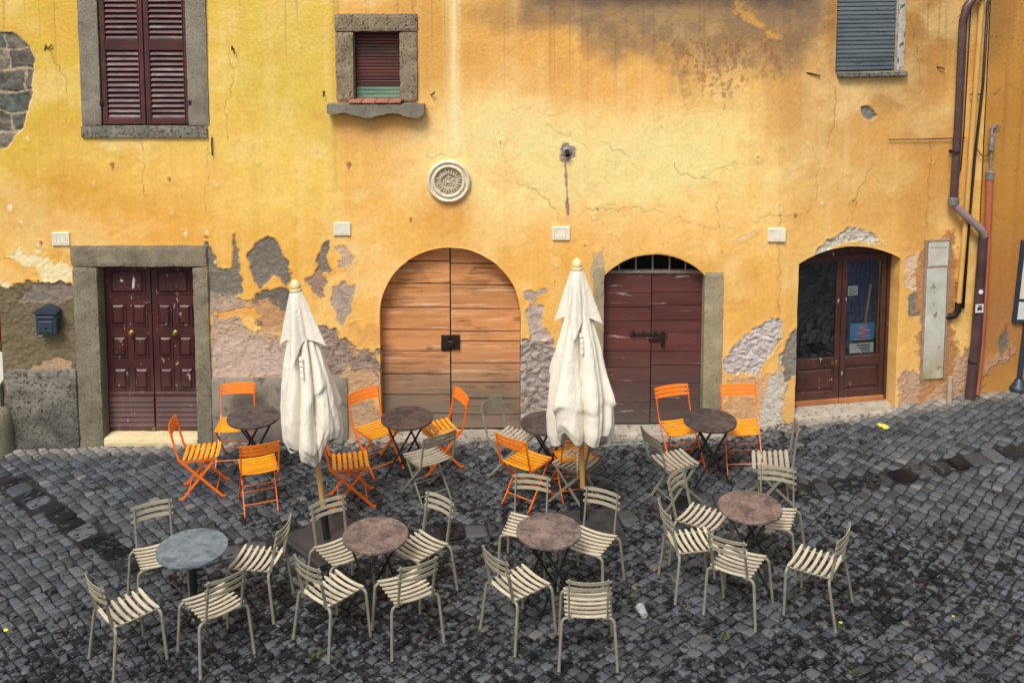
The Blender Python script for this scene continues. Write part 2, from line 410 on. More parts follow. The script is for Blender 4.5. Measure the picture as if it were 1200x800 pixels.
    c = q.mix(q.math('MULTIPLY', q.ramp(n2, [(.56, 0), (.66, .8)]), ra), c, q.mix(1.0, c, (.42,.4,.38), 'MULTIPLY'))
    q.l(c, b.inputs['Base Color']); b.inputs['Roughness'].default_value = .88; b.inputs['Specular IOR Level'].default_value = .25
    hh = q.math('ADD', q.math('MULTIPLY', n1, q.math('MULTIPLY_ADD', ra, 2.2, .55)), q.math('MULTIPLY', n2, q.math('MULTIPLY_ADD', ra, .9, .12)))
    q.l(q.bump(hh, .75, .014), b.inputs['Normal']); g['plaster'] = m
    # paving stones
    m, nt, b = new_mat('wet_basalt_cobbles'); q = N(nt)
    wa = q.n('ShaderNodeAttribute', attribute_name='wet').outputs['Fac']; pa = q.n('ShaderNodeAttribute', attribute_name='pale').outputs['Fac']
    v = q.coords((1,1,1), kind='World'); ri = q.n('ShaderNodeNewGeometry').outputs['Random Per Island']
    n1 = q.noise(v, 15, 3, .55, .2); n2 = q.noise(v, 75, 5, .7); n3 = q.noise(v, 230, 2, .5)
    dry = q.mix(q.ramp(ri, [(0, 0), (1, 1)]), lin(50,53,57), lin(90,94,98))
    tint = q.n('ShaderNodeValToRGB'); q.l(q.math('FRACT', q.math('MULTIPLY', ri, 17.0)), tint.inputs['Fac'])
    e = tint.color_ramp.elements; e[0].color = (.92,.98,1.06,1); e[1].color = (1.05,1.0,.96,1)
    dry = q.mix(1.0, dry, tint.outputs['Color'], 'MULTIPLY')
    dry = q.mix(1.0, dry, q.ramp(n2, [(.3, .6), (.7, 1.3)]), 'MULTIPLY')
    dry = q.mix(pa, dry, lin(168,160,148))
    wm = q.ramp(q.math('ADD', q.math('MULTIPLY_ADD', q.math('FRACT', q.math('MULTIPLY', ri, 53.0)), .16, -.08), q.math('ADD', n1, q.math('MULTIPLY_ADD', wa, .34, -.215))), [(.465, 0), (.565, 1)])
    c = q.mix(wm, dry, q.mix(1.0, dry, (.2,.2,.205), 'MULTIPLY'))
    q.l(c, b.inputs['Base Color']); q.l(q.ramp(wm, [(0, .38), (1, .16)]), b.inputs['Specular IOR Level'])
    q.l(q.ramp(wm, [(0, .5), (1, .2)]), b.inputs['Roughness'])
    dry_h = q.math('MULTIPLY', q.math('ADD', n2, q.math('MULTIPLY', n3, .35)), q.math('MULTIPLY_ADD', wm, -.7, 1.0))
    q.l(q.bump(dry_h, .55, .008), b.inputs['Normal']); g['cobble'] = m
    g['ground'] = basic('dark_wet_joint_earth', lin(26,26,26), lin(50,48,46), 3, (.7,.95), .6, 40, .01, coord='World', chips=(lin(96,92,84), .6, 6, (1,1,1)), spec=.2)
mk()

# ------------------------------------------------------------------ world, sun, camera
wd = bpy.data.worlds.new("World"); sc.world = wd; wd.use_nodes = True
nt = wd.node_tree; bg = nt.nodes['Background']
sky = nt.nodes.new('ShaderNodeTexSky'); sky.sky_type = 'NISHITA'; sky.sun_disc = False
SUN_EL, SUN_AZ = R(56), R(203)            # azimuth clockwise from +Y: high, behind the camera and to its left
sky.sun_elevation = SUN_EL; sky.sun_rotation = SUN_AZ; sky.air_density = 1.0; sky.dust_density = 4.0; sky.ozone_density = 1.0
hs = nt.nodes.new('ShaderNodeHueSaturation'); hs.inputs['Saturation'].default_value = .28
nt.links.new(sky.outputs[0], hs.inputs['Color']); nt.links.new(hs.outputs[0], bg.inputs['Color']); bg.inputs['Strength'].default_value = .085
sl = bpy.data.lights.new('sun', 'SUN'); sl.energy = 1.5; sl.angle = R(18); sl.color = (1, .955, .89)
so = bpy.data.objects.new('sun', sl); COL.objects.link(so)
sd = Vector((math.sin(SUN_AZ)*math.cos(SUN_EL), math.cos(SUN_AZ)*math.cos(SUN_EL), math.sin(SUN_EL)))
so.rotation_euler = sd.to_track_quat('Z', 'Y').to_euler(); so.location = sd*30
cam = bpy.data.cameras.new('camera'); co = bpy.data.objects.new('camera', cam); COL.objects.link(co); sc.camera = co
co.location = (0, 0, H); co.rotation_euler = (PI/2 - PITCH, 0, 0)
cam.sensor_width = 36; cam.lens = 36*F/1200; cam.shift_y = -(400-CY)/1200; cam.clip_end = 500; cam.clip_start = .1
sc.view_settings.view_transform = 'Standard'; sc.view_settings.look = 'None'; sc.view_settings.gamma = 1; sc.view_settings.exposure = 0.88

# ------------------------------------------------------------------ ground
GUT = [[(8,562),(60,596),(110,630),(166,664)], [(166,664),(262,646),(345,636),(545,622),(740,603),(805,586),(960,572),(1060,556),(1196,526)]]
gut = []
for ln in GUT:
    p = [at_g(a, b)[:2] for a, b in ln]; gut.append(p)
def seg_dist(x, y, p):
    d = np.full(x.shape, 99.0)
    for (a, b) in zip(p[:-1], p[1:]):
        ex, ey = b[0]-a[0], b[1]-a[1]; t = np.clip(((x-a[0])*ex+(y-a[1])*ey)/(ex*ex+ey*ey), 0, 1)
        d = np.minimum(d, np.hypot(x-a[0]-t*ex, y-a[1]-t*ey))
    return d
def wall_front(x): return np.where(x < KX, D, D+(x-KX)*math.tan(TH))
def make_ground():
    xs = np.concatenate([[-160,-80,-40,-20,-12], np.arange(-9, 9.01, .25), [12,20,40,80,160]])
    ys = np.concatenate([[-160,-60,-20,-5,2,4], np.arange(5, 14.01, .25), [16,20,40,90,200]])
    X, Y = np.meshgrid(xs, ys); Z = G(X, Y)-.022
    nx, ny = len(xs), len(ys); i = (np.arange(ny-1)[:,None]*nx + np.arange(nx-1)[None]).ravel()
    me = bpy.data.meshes.new('ground'); me.from_pydata(np.stack([X.ravel(), Y.ravel(), Z.ravel()], 1).tolist(), [], np.stack([i, i+1, i+1+nx, i+nx], 1).tolist())
    me.materials.append(MAT['ground']); me.polygons.foreach_set('use_smooth', [True]*len(me.polygons))
    tag(put(bpy.data.objects.new('ground', me)), kind='structure')
make_ground()
def make_cobbles():
    P = .107
    n = 112
    I, J = np.meshgrid(np.arange(-n, n), np.arange(-n, n), indexing='ij')
    def warp(u, v):
        a = u*P; b = v*P
        # rows on the diagonal that swing slowly, as hand-laid rows do
        x = (a-b)*.7071; y = (a+b)*.7071
        t = .10*np.sin(.55*x+.6) + .16*sm(2.5, 7, x)
        xx = x + .14*np.sin(1.15*y+.4*x) + t*y*.35; yy = y + .17*np.sin(.95*x-.3*y) - t*x*.25
        return xx, yy + 9.3
    jit = lambda s: (np.random.rand(2*n+1, 2*n+1)-.5)*s
    Ig, Jg = np.meshgrid(np.arange(-n, n+1), np.arange(-n, n+1), indexing='ij')
    gx, gy = warp(Ig + jit(.3) + .0, Jg + jit(.3))
    # shift alternate rows for a broken bond
    cs = []
    for (a, b) in ((0,0),(1,0),(1,1),(0,1)):
        cs.append(np.stack([gx[a:2*n+a, b:2*n+b], gy[a:2*n+a, b:2*n+b]], -1))
    Q = np.stack(cs, 2).reshape(-1, 4, 2)
    c = Q.mean(1)
    fw_ = wall_front(c[:,0])
    keep = (c[:,1] < fw_+.02) & (c[:,1] > 5.6) & (np.abs(c[:,0]) < 8.2)
    gd = np.minimum(seg_dist(c[:,0], c[:,1], gut[0]), seg_dist(c[:,0], c[:,1], gut[1]))
    keep &= gd > .155
    Q = Q[keep]; c = c[keep]; m = len(Q)
    wetR = np.zeros(m); pale = np.zeros(m)
    x, y = c[:,0], c[:,1]
    wetR = .50 + .45*fbm(x*.55, y*.55, 3, 3) + .16*sm(10.6, 8.2, y) - .42*sm(-2.2, -4.2, x)*sm(8.0, 9.5, y) - .40*sm(3.0, 4.6, x)*sm(9.6, 11.2, y)
    wetR += .35*np.exp(-((x-.6)/3.2)**2-((y-10.3)/.9)**2)
    wetR += .18*(np.random.rand(m)-.5)
    wetR = np.clip(wetR, 0, 1)
    pale = np.clip(sm(.35, .0, wall_front(x)-y)*(.35+.65*np.random.rand(m)), 0, 1)*.8 + .22*(np.random.rand(m) > .985)
    build_stones(Q, c, wetR, pale, 'cobblestone_paving')
def build_stones(Q, c, wet, pale, name, gap=.0062, extra=None):
    m = len(Q)
    random.random(); d = Q - c[:, None]; L = np.linalg.norm(d, axis=2, keepdims=True)
    Q = c[:, None] + d*(1 - gap*1.2/L)
    # 12-point rounded outline
    ring = []
    for k in range(4):
        p = Q[:, k]; a = Q[:, (k-1) % 4]; b = Q[:, (k+1) % 4]
        r = (.10 + .12*np.random.rand(m))[:, None]
        ring += [p + (a-p)*r, p + (a-p)*r*.28 + (b-p)*r*.28, p + (b-p)*r]
    ring = np.stack(ring, 1)                      # m,12,2
    K = 12
    tilt = np.random.randn(m, 2)*.04; lift = np.random.randn(m)*.0035
    def Zt(xy): return np.einsum('mkj,mj->mk', xy - c[:, None], tilt)
    lev = []
    for (s, dz) in ((1.0, -.04), (1.0, -.013), (.93, -.0035), (.66, .0006)):
        xy = c[:, None] + (ring - c[:, None])*s
        z = G(xy[..., 0], xy[..., 1]) + dz + lift[:, None] + Zt(xy)
        z = z + .003*fbm(xy[...,0]*22, xy[...,1]*22, 2, 5)*(s < .95)
        lev.append(np.dstack([xy, z]))
    ctr = np.concatenate([c, (G(c[:,0], c[:,1]) + .003 + lift + .003*fbm(c[:,0]*22, c[:,1]*22, 2, 6))[:, None]], 1)[:, None]
    V = np.concatenate(lev + [ctr], 1)            # m, 49, 3
    per = V.shape[1]
    f4 = []; 
    for l in range(3):
        for k in range(K): f4.append((l*K+k, l*K+(k+1) % K, (l+1)*K+(k+1) % K, (l+1)*K+k))
    f3 = [(3*K+k, 3*K+(k+1) % K, 4*K) for k in range(K)]
    off = (np.arange(m)*per)[:, None, None]
    F4 = (np.array(f4)[None] + off).reshape(-1); F3 = (np.array(f3)[None] + off).reshape(-1)
    me = bpy.data.meshes.new(name)
    nv = m*per; n4 = len(F4)//4; n3 = len(F3)//3
    me.vertices.add(nv); me.vertices.foreach_set('co', V.reshape(-1).astype(np.float32))
    me.loops.add(len(F4)+len(F3)); me.loops.foreach_set('vertex_index', np.concatenate([F4, F3]).astype(np.int32))
    me.polygons.add(n4+n3)
    me.polygons.foreach_set('loop_start', np.concatenate([np.arange(n4)*4, n4*4+np.arange(n3)*3]).astype(np.int32))
    me.polygons.foreach_set('use_smooth', np.ones(n4+n3, bool))
    me.update(calc_edges=True); me.validate()
    for nm, val in (('wet', wet), ('pale', pale)):
        at = me.attributes.new(nm, 'FLOAT', 'POINT'); at.data.foreach_set('value', np.repeat(val, per).astype(np.float32))
    me.materials.append(MAT['cobble'])
    return tag(put(bpy.data.objects.new(name, me)), kind='structure')
make_cobbles()
def make_gutter():
    Q = []
    for p in gut:
        pts = [Vector((a, b)) for a, b in p]
        tot = sum((b-a).length for a, b in zip(pts[:-1], pts[1:])); t = 0.0
        def at(t):
            for a, b in zip(pts[:-1], pts[1:]):
                L = (b-a).length
                if t <= L: return a + (b-a)*(t/L), (b-a).normalized()
                t -= L
            return pts[-1], (pts[-1]-pts[-2]).normalized()
        while t < tot-.05:
            L = random.uniform(.19, .3)
            a, d = at(t); b, e = at(min(t+L, tot))
            na = Vector((-d.y, d.x))*random.uniform(.13, .15); nb = Vector((-e.y, e.x))*random.uniform(.13, .15)
            Q.append([a-na, b-nb, b+nb, a+na]); t += L
    Q = np.array([[tuple(v) for v in q] for q in Q]); c = Q.mean(1)
    wet = np.where(np.random.rand(len(Q)) < np.where((c[:,0] < -3.2), .8, .38), 1.1, .34)
    build_stones(Q, c, wet, np.zeros(len(Q)), 'stone_gutter', .010)
make_gutter()

# ------------------------------------------------------------------ facade
def rect_sdf(s, z, s0, s1, z0, z1): return np.maximum(np.abs(s-(s0+s1)/2)-(s1-s0)/2, np.abs(z-(z0+z1)/2)-(z1-z0)/2)
def wr(a, b, c, d):
    """photo rectangle -> s0, s1, z0, z1 on the facade"""
    s0 = (w(a, b)[0]+w(a, d)[0])/2; s1 = (w(c, b)[0]+w(c, d)[0])/2
    mx = (a+c)/2
    return s0, s1, w(mx, d)[1], w(mx, b)[1]
D1 = wr(107, 300, 239, 503); D1 = (D1[0], D1[1], -.6, D1[3])
W1 = wr(108, -60, 228, 151); W2 = wr(409, 31, 473, 121); W3 = wr(981, -60, 1053, 86)
a2 = wr(445, 290, 610, 500); A2R = (a2[1]-a2[0])/2; A2C = ((a2[0]+a2[1])/2, a2[3]-A2R)
d3 = wr(707, 298, 825, 497); d4 = wr(934, 289, 1052, 470)
def seg_arch(s0, s1, zs, zt):
    c = (s1-s0)/2; h = zt-zs; r = (c*c+h*h)/(2*h); return ((s0+s1)/2, zt-r, r)
D3Z = w(766, 323)[1]; A3 = seg_arch(d3[0], d3[1], D3Z, d3[3])
D4Z = w(995, 306)[1]; A4 = seg_arch(d4[0], d4[1], D4Z, d4[3])
def sdf_all(s, z):
    wob = .007*fbm(s*6, z*6, 3, 77)
    o = [rect_sdf(s, z, *D1), rect_sdf(s, z, *W1), rect_sdf(s, z, *W2), rect_sdf(s, z, *W3)]
    o.append(np.minimum(np.hypot(s-A2C[0], z-A2C[1])-A2R, rect_sdf(s, z, a2[0], a2[1], -.6, A2C[1])) + wob)
    o.append(np.maximum(rect_sdf(s, z, d3[0], d3[1], -.6, 9), np.where(z > D3Z-.15, np.hypot(s-A3[0], z-A3[1])-A3[2], -9)) + wob)
    o.append(np.maximum(rect_sdf(s, z, d4[0], d4[1], -.6, 9), np.where(z > D4Z-.15, np.hypot(s-A4[0], z-A4[1])-A4[2], -9)) + wob)
    return np.minimum.reduce(o)
def poly_sdf(x, y, poly):
    d = np.full(x.shape, 1e9); ins = np.zeros(x.shape, bool); n = len(poly)
    for i in range(n):
        ax, ay = poly[i]; bx, by = poly[(i+1) % n]
        ex, ey = bx-ax, by-ay; t = np.clip(((x-ax)*ex+(y-ay)*ey)/(ex*ex+ey*ey+1e-12), 0, 1)
        d = np.minimum(d, (x-ax-t*ex)**2 + (y-ay-t*ey)**2)
        cr = ((ay > y) != (by > y)) & (x < (bx-ax)*(y-ay)/(by-ay+1e-12)+ax); ins ^= cr
    d = np.sqrt(d); return np.where(ins, -d, d)

class Paint:
    """surveyed colours and damage of the plaster, in facade metres"""
    def __init__(self, s, z):
        self.s, self.z = s, z; self.n = s.size
        self.col = np.zeros((s.size, 3)); self.h = np.zeros(s.size); self.rub = np.zeros(s.size)
        self.n1 = fbm(s*5, z*5, 5, 11, .6); self.n2 = fbm(s*14, z*14, 4, 23, .6); self.n3 = fbm(s*2.2, z*2.2, 4, 31); self.n5 = fbm(s*34, z*34, 3, 37)
    def over(self, m, c): m = np.clip(m, 0, 1)[:, None]; self.col = self.col*(1-m) + np.array(c)*m
    def blob(self, px, py, rx, ry, c, a, rag=.5):
        s, z = w(px, py); ss = (w(px+rx, py)[0]-s); zz = (z-w(px, py+ry)[1])
        r = np.hypot((self.s-s)/ss, (self.z-z)/zz) + rag*.6*self.n3 + rag*.25*self.n1
        self.over(a*sm(1.25, .35, r), lin(*c))
    def patch(self, pts, c, c2=None, depth=.012, rag=.05, soft=.012, rub=1.0, lump=.006, lscale=14, rim=None, alpha=1.0, cut=None):
        poly = [w(a, b) for a, b in pts]
        xs = [p[0] for p in poly]; ys = [p[1] for p in poly]
        k = (self.s > min(xs)-.2) & (self.s < max(xs)+.2) & (self.z > min(ys)-.2) & (self.z < max(ys)+.2)
        if not k.any(): return
        s, z = self.s[k], self.z[k]
        d = poly_sdf(s, z, poly) + .010*self.n5[k] + rag*(self.n1[k]*2.6 + self.n2[k]*1.1 + self.n3[k]*.8)
        if cut is not None: d = np.maximum(d, cut - self.n3[k]*.8 - self.n1[k]*.5)
        m = np.clip(.5 - d/soft, 0, 1)*alpha
        f = fbm(s*lscale*.6, z*lscale*.6, 4, 51, .65)*.5+.5
        base = np.array(lin(*c))[None]*(1-f[:, None]) + np.array(lin(*(c2 or c)))[None]*f[:, None]
        if rim is not None:
            rm = (np.clip(.5-(np.abs(d)-.012-.012*self.n2[k])/.008, 0, 1)*.85)[:, None]
            self.col[k] = self.col[k]*(1-rm) + np.array(lin(*rim))*rm
        self.col[k] = self.col[k]*(1-m[:, None]) + base*m[:, None]
        wx = fbm(s*lscale*.35, z*lscale*.35, 4, 57)*1.5; wz = fbm(s*lscale*.35+50, z*lscale*.35, 4, 58)*1.5
        d1, d2, _ = cells(s*lscale*.75+wx, z*lscale*.95+wz, 7)
        rg = 1-np.abs(fbm(s*lscale*.8+wx, z*lscale*.8+wz, 4, 59, .6))*2
        lum = (np.clip((d2-d1)*1.6, 0, 1)**.6 - .5)*lump*1.1 + self.n2[k]*lump*1.3 + rg*lump*.5
        self.col[k] *= (1 - .30*m*rub*sm(.1, .5, fbm(s*24, z*24, 4, 66, .65)))[:, None]
        if lump > .008: self.col[k] *= (1 - .3*m*sm(.14, .02, d2-d1))[:, None]
        self.h[k] = self.h[k]*(1-m) + m*(-depth + lum)
        # blistered lip around the loss
        self.h[k] += .004*np.exp(-((d-.02)/.02)**2)*(d > 0)
        self.rub[k] = self.rub[k]*(1-m) + m*rub
    def crack(self, pts, c=(120,78,40), wd=.006, a=.62, jit=.03):
        P = [w(x, y) for x, y in pts]; q = [P[0]]
        for p, r in zip(P[:-1], P[1:]):
            n = max(2, int(math.hypot(r[0]-p[0], r[1]-p[1])/.06))
            for i in range(1, n+1):
                t = i/n; q.append((p[0]+(r[0]-p[0])*t+random.uniform(-jit, jit), p[1]+(r[1]-p[1])*t+random.uniform(-jit, jit)))
        xs = [p[0] for p in q]; ys = [p[1] for p in q]
        k = (self.s > min(xs)-.1) & (self.s < max(xs)+.1) & (self.z > min(ys)-.1) & (self.z < max(ys)+.1)
        if not k.any(): return
        d = seg_dist(self.s[k], self.z[k], q)
        m = np.clip(1.4-d/wd, 0, 1)*a*np.clip(.7+self.n2[k]*1.0+self.n1[k]*.7, .08, 1)
        self.col[k] = self.col[k]*(1-m[:, None]) + np.array(lin(*c))*m[:, None]; self.h[k] -= .003*m

def paint_house(s, z):
    P = Paint(s, z)
    P.col[:] = lin(232,172,84)
    xm = w(395, 120)[0]
    left = np.clip((xm - s)/.06 + .5 + .35*P.n1, 0, 1)
    zhi = sm(w(300, 330)[1], w(300, 180)[1], z)
    P.over(left*.95*zhi, lin(226,180,70)); P.over(left*.85*(1-zhi), lin(230,164,62))
    # broad colour fields
    for b in [(40,110,150,160,(214,170,58),.75), (330,60,70,110,(216,182,74),.8), (300,200,110,70,(240,192,92),.7), (170,190,120,70,(238,182,88),.6),
              (60,250,120,60,(214,150,50),.7), (690,185,210,95,(250,206,128),.85), (580,170,120,110,(248,208,128),.75), (850,205,150,95,(250,208,124),.85),
              (560,40,130,70,(222,158,74),.7), (470,60,90,90,(212,152,72),.6), (700,90,160,50,(226,156,72),.6), (1010,130,120,160,(208,148,78),.7), (1040,30,120,90,(160,112,58),.85),
              (1000,220,130,60,(226,164,84),.5), (880,260,120,50,(238,178,88),.55), (460,330,70,120,(238,172,78),.6), (640,330,60,80,(236,164,66),.6), (870,350,60,70,(228,162,72),.6),
              (450,150,70,26,(196,136,76),.6), (525,252,40,34,(222,146,56),.75), (740,270,180,30,(238,176,90),.5), (600,15,60,26,(150,112,70),.55),  # first blob: soft sill shade and brown dirt painted below the small window
              (160,260,110,30,(232,158,62),.6), (930,120,30,80,(206,146,80),.45), (1085,200,30,200,(190,128,60),.5)]:
        P.blob(*b)
    # mottling, pale bloom and vertical rain streaks
    P.over(.30*sm(.05, .6, P.n3), lin(244,206,130)); P.over(.28*sm(.1, .7, -P.n1), lin(206,140,58))
    st = fbm(s*9, z*.45, 3, 61); P.over(.15*sm(.1, .6, st), lin(246,206,134)); P.over(.13*sm(.15, .6, -st), lin(198,132,56))
    n4 = fbm(s*1.1+.4*P.n3, z*1.6+.4*P.n3, 6, 81, .62); n5 = fbm(s*30, z*30, 3, 83, .6)
    P.over(.36*sm(.02, .5, n4), lin(248,210,136)); P.over(.25*sm(.05, .5, -n4), lin(216,146,62)); P.over(.16*sm(.1, .6, n5), lin(190,124,50))
    sx = w(533, 90)[0]; zz = w(533, 188)[1]
    P.over(.75*np.exp(-((s-sx-.012*P.n1)/.055)**2)*sm(zz, zz+.3, z), lin(250,214,150)); P.over(.4*np.exp(-((s-w(391,100)[0]-.01*P.n1)/.03)**2)*sm(w(391,250)[1], w(391,190)[1], z), lin(196,152,60))
    # damp stain under the eaves, plus a near-black band along the top
    def soft_poly(pts, rag, soft):
        return np.clip(.5 - (poly_sdf(s, z, [w(a, b) for a, b in pts]) + rag*(P.n3*1.2 + P.n1*.8))/soft, 0, 1)
    stp = soft_poly([(590,-60),(965,-60),(962,40),(940,80),(905,98),(870,84),(850,122),(832,96),(800,124),(784,76),(740,66),(724,92),(690,50),(672,30),(620,16)], .16, .2)
    d1, d2, _ = cells(s*7+.5*P.n1, z*7+.5*P.n2, 15)
    spots = sm(.62, .25, d1)*sm(-.5, .3, P.n1)
    fade = sm(w(800,120)[1], w(800,50)[1], z)
    P.over(stp*(.42+.4*fade)*(spots*(1-fade)+fade)*np.clip(.85+.6*P.n1, 0, 1), lin(132,100,70)); P.over(stp*.6*sm(w(800,60)[1], w(800,-10)[1], z), lin(124,100,76))
    P.over(.75*sm(w(800,18)[1], w(800,-8)[1], z + .05*P.n1)*sm(w(600,5)[0], w(700,5)[0], s)*sm(w(965,5)[0], w(940,5)[0], s), lin(72,60,52))  # near-black band along the upper edge of the wall
    sp = soft_poly([(760,40),(940,40),(915,98),(880,90),(850,126),(826,112),(800,126),(780,96)], .10, .12); e1, e2, _ = cells(s*12+1.2*P.n1, z*9+1.2*P.n2, 25)
    P.over(sp*.62*sm(.40, .26, e1)*sm(-.5, .1, P.n3), lin(142,92,52))
    drip = fbm(s*26, z*.35, 3, 91); P.over(.28*sm(.34, .5, drip)*sm(w(600,150)[1], w(600,10)[1], z+.5*P.n3), lin(128,88,54))
    P.patch([(862,2),(880,18),(900,30),(918,48),(900,44),(880,26),(860,12)], (206,150,70), (190,136,64), 0, .05, .06, 0, .001)
    # dirt towards the base
    P.over(.35*sm(1.1, .1, z + .5*P.n3), lin(196,150,104))
    P.col = np.minimum(P.col*np.array([1.0, 1.13, 1.42]), .86)
    # losses: (outline, colours ...)
    P.patch([(-8,312),(24,288),(34,300),(46,290),(60,305),(70,300),(84,304),(84,334),(40,340),(20,345),(-8,352)], (244,230,186), (238,212,150), .004, .06, .012, .3, .002, cut=0)
    P.patch([(-8,340),(30,334),(60,330),(90,330),(110,340),(110,530),(-8,530)], (112,102,76), (140,126,98), .012, .05, .02, 1, .007, 16)
    P.patch([(22,352),(40,334),(75,330),(88,338),(84,352)], (128,116,104), (160,148,134), .02, .03, .012, 1, .006, 10)
    P.patch([(40,428),(60,418),(82,422),(84,434),(36,434)], (196,160,120), (176,150,128), .01, .03, .012, .6, .003)
    P.patch([(243,286),(250,300),(252,316),(280,318),(284,342),(262,350),(244,350)], (118,112,102), (142,134,120), .012, .03, .01, .7, .004, rim=(216,168,110))
    P.patch([(271,274),(276,272),(281,300),(281,318),(273,318)], (128,118,104), (150,138,118), .012, .02, .01, .7, .003)
    P.patch([(290,300),(302,286),(314,279),(326,284),(334,305),(342,322),(336,334),(322,322),(312,332),(306,340),(294,322)], (118,110,98), (144,136,122), .012, .03, .01, .8, .004, rim=(222,164,96))
    P.patch([(296,344),(312,336),(350,340),(352,384),(322,390),(298,380)], (112,106,94), (136,128,112), .014, .03, .01, .8, .005)
    P.patch([(372,306),(378,290),(385,284),(385,316),(378,316)], (124,114,100), (150,138,120), .012, .03, .01, .8, .004)
    P.patch([(246,352),(282,352),(296,384),(330,392),(352,388),(352,450),(246,450)], (160,138,126), (216,192,174), .008, .08, .06, 1, .007, 17, alpha=.9)
    P.patch([(252,408),(280,396),(322,402),(348,420),(350,446),(250,446)], (222,202,186), (196,170,154), .006, .10, .05, .7, .005, 16, alpha=.75)
    P.patch([(300,352),(345,384),(330,394),(304,384)], (222,166,100), (206,160,116), .003, .10, .04, .4, .003, alpha=.7)
    P.patch([(252,352),(300,352),(300,380),(256,378)], (226,160,78), (224,168,96), 0, .09, .02, .1, .002, cut=-.02)
    P.patch([(352,380),(380,372),(404,392),(420,410),(448,408),(448,450),(352,456)], (138,120,110), (192,170,154), .012, .08, .04, 1, .009, 18)
    P.patch([(400,384),(440,380),(446,400),(420,408)], (228,168,90), (214,160,98), .002, .10, .03, .3, .003, alpha=.7)
    P.patch([(386,334),(404,326),(418,334),(416,352),(402,384),(394,372)], (170,150,134), (206,186,168), .010, .04, .014, .8, .005, 16, rim=(226,184,140))
    P.patch([(394,290),(404,286),(414,300),(410,312),(398,312)], (196,168,150), (222,196,170), .008, .04, .012, .6, .004)
    P.patch([(405,430),(446,440),(446,530),(400,530)], (206,170,128), (186,156,128), .006, .06, .03, .5, .004)
    P.patch([(360,330),(372,322),(384,330),(376,345)], (176,146,126), (150,126,112), .01, .05, .012, .7, .004)
    P.patch([(608,402),(624,392),(642,392),(656,410),(672,424),(700,430),(700,530),(606,530)], (148,136,130), (204,190,180), .012, .05, .012, 1, .016, 9, rim=(226,190,150))
    P.patch([(620,362),(636,358),(640,376),(642,396),(620,398)], (184,166,154), (214,196,184), .010, .04, .01, .8, .006, 14, rim=(230,190,150))
    P.patch([(608,338),(622,336),(638,342),(630,352),(612,346)], (176,158,144), (206,188,170), .008, .04, .01, .7, .004)
    P.patch([(846,424),(858,408),(872,398),(884,384),(914,376),(912,398),(897,418),(890,440),(868,438),(848,440)], (190,180,178), (226,216,210), .012, .035, .01, 1, .012, 13, rim=(236,206,170))
    P.patch([(850,445),(905,440),(912,500),(848,505)], (214,162,108), (226,184,140), .006, .06, .02, .5, .003, rim=(230,210,190))
    P.patch([(893,470),(905,440),(918,415),(918,505),(888,505)], (206,196,184), (226,216,200), .01, .04, .012, .9, .006, 15)
    P.patch([(915,424),(926,398),(937,384),(936,440),(922,446)], (130,124,114), (156,148,134), .012, .03, .01, .8, .005)
    P.patch([(958,297),(970,280),(984,270),(998,263),(1016,270),(1030,280),(1038,287),(1024,286),(1000,284),(975,290)], (206,196,176), (236,228,208), .014, .03, .009, .9, .010, 11, rim=(240,214,180))
    P.patch([(1062,300),(1086,296),(1088,345),(1074,344),(1064,336)], (216,182,148), (226,196,168), .004, .03, .012, .4, .002)
    P.patch([(1066,345),(1078,340),(1081,358),(1076,371),(1066,369)], (118,116,110), (140,138,130), .006, .02, .01, .7, .003)
    P.patch([(1060,440),(1090,430),(1148,400),(1150,490),(1056,490)], (190,150,118), (206,172,146), .006, .08, .03, .8, .005)
    P.patch([(1078,300),(1116,268),(1122,450),(1076,470)], (196,140,86), (176,126,84), .004, .06, .04, .5, .003)
    P.patch([(1009,126),(1018,124),(1027,136),(1020,142),(1012,136)], (120,116,112), (150,146,140), .02, .01, .008, .8, .004)
    P.patch([(653,172),(660,167),(676,169),(676,184),(668,190),(658,190)], (150,132,122), (170,152,140), .003, .025, .01, .6, .003)
    P.patch([(661,188),(664,188),(665,222),(667,252),(664,254),(663,220)], (150,128,118), None, .001, .006, .008, .3, .001)
    P.patch([(692,298),(708,290),(708,332),(694,326)], (190,170,140), (206,186,150), .006, .03, .012, .5, .003)
    P.patch([(885,272),(870,280),(860,283),(876,275)], (226,206,180), None, .002, .004, .008, .3, .001)
    # small flakes
    rng = np.random.RandomState(5)
    for _ in range(70):
        x = rng.uniform(10, 1100); y = rng.uniform(150, 330); r = rng.uniform(.5, 2.2)*(1.6 if x < 250 else 1)
        P.patch([(x-r*rng.rand(), y-r*rng.rand()), (x+r*.3, y-r*(.6+rng.rand())), (x+r*rng.rand(), y), (x+r*.2, y+r*2*rng.rand())], (246,226,186) if rng.rand() < .7 else (160,120,80), None, .003, .012, .008, .3, .001)
    # bared masonry at the upper left
    poly = [w(a, b) for a, b in [(-30,38),(14,37),(33,50),(41,68),(37,108),(26,150),(10,172),(-30,182)]]
    d = poly_sdf(s, z, poly) + .03*P.n1 + .012*P.n2
    m = np.clip(.5-d/.010, 0, 1)
    zz_ = z+.06*P.n3+.03*P.n1+.02*np.sin(s*7); rowh = .25; row = np.floor((zz_-.02)/rowh); fz = (zz_-.02)/rowh-row
    off = _hash(row, row*0, 3)*.5; blen = .42
    cx = (s+off+.05*P.n1+.03*P.n3)/blen; ci = np.floor(cx); fx = cx-ci
    edge = np.minimum(np.minimum(fz, 1-fz)*rowh, np.minimum(fx, 1-fx)*blen)
    tone = _hash(row, ci, 9)
    blk = np.array(lin(104,100,92))*(1-tone[:,None]) + np.array(lin(136,130,114))*tone[:,None]
    blk = np.where((_hash(row, ci, 19) > .6)[:, None], np.array(lin(104,108,100)), blk)
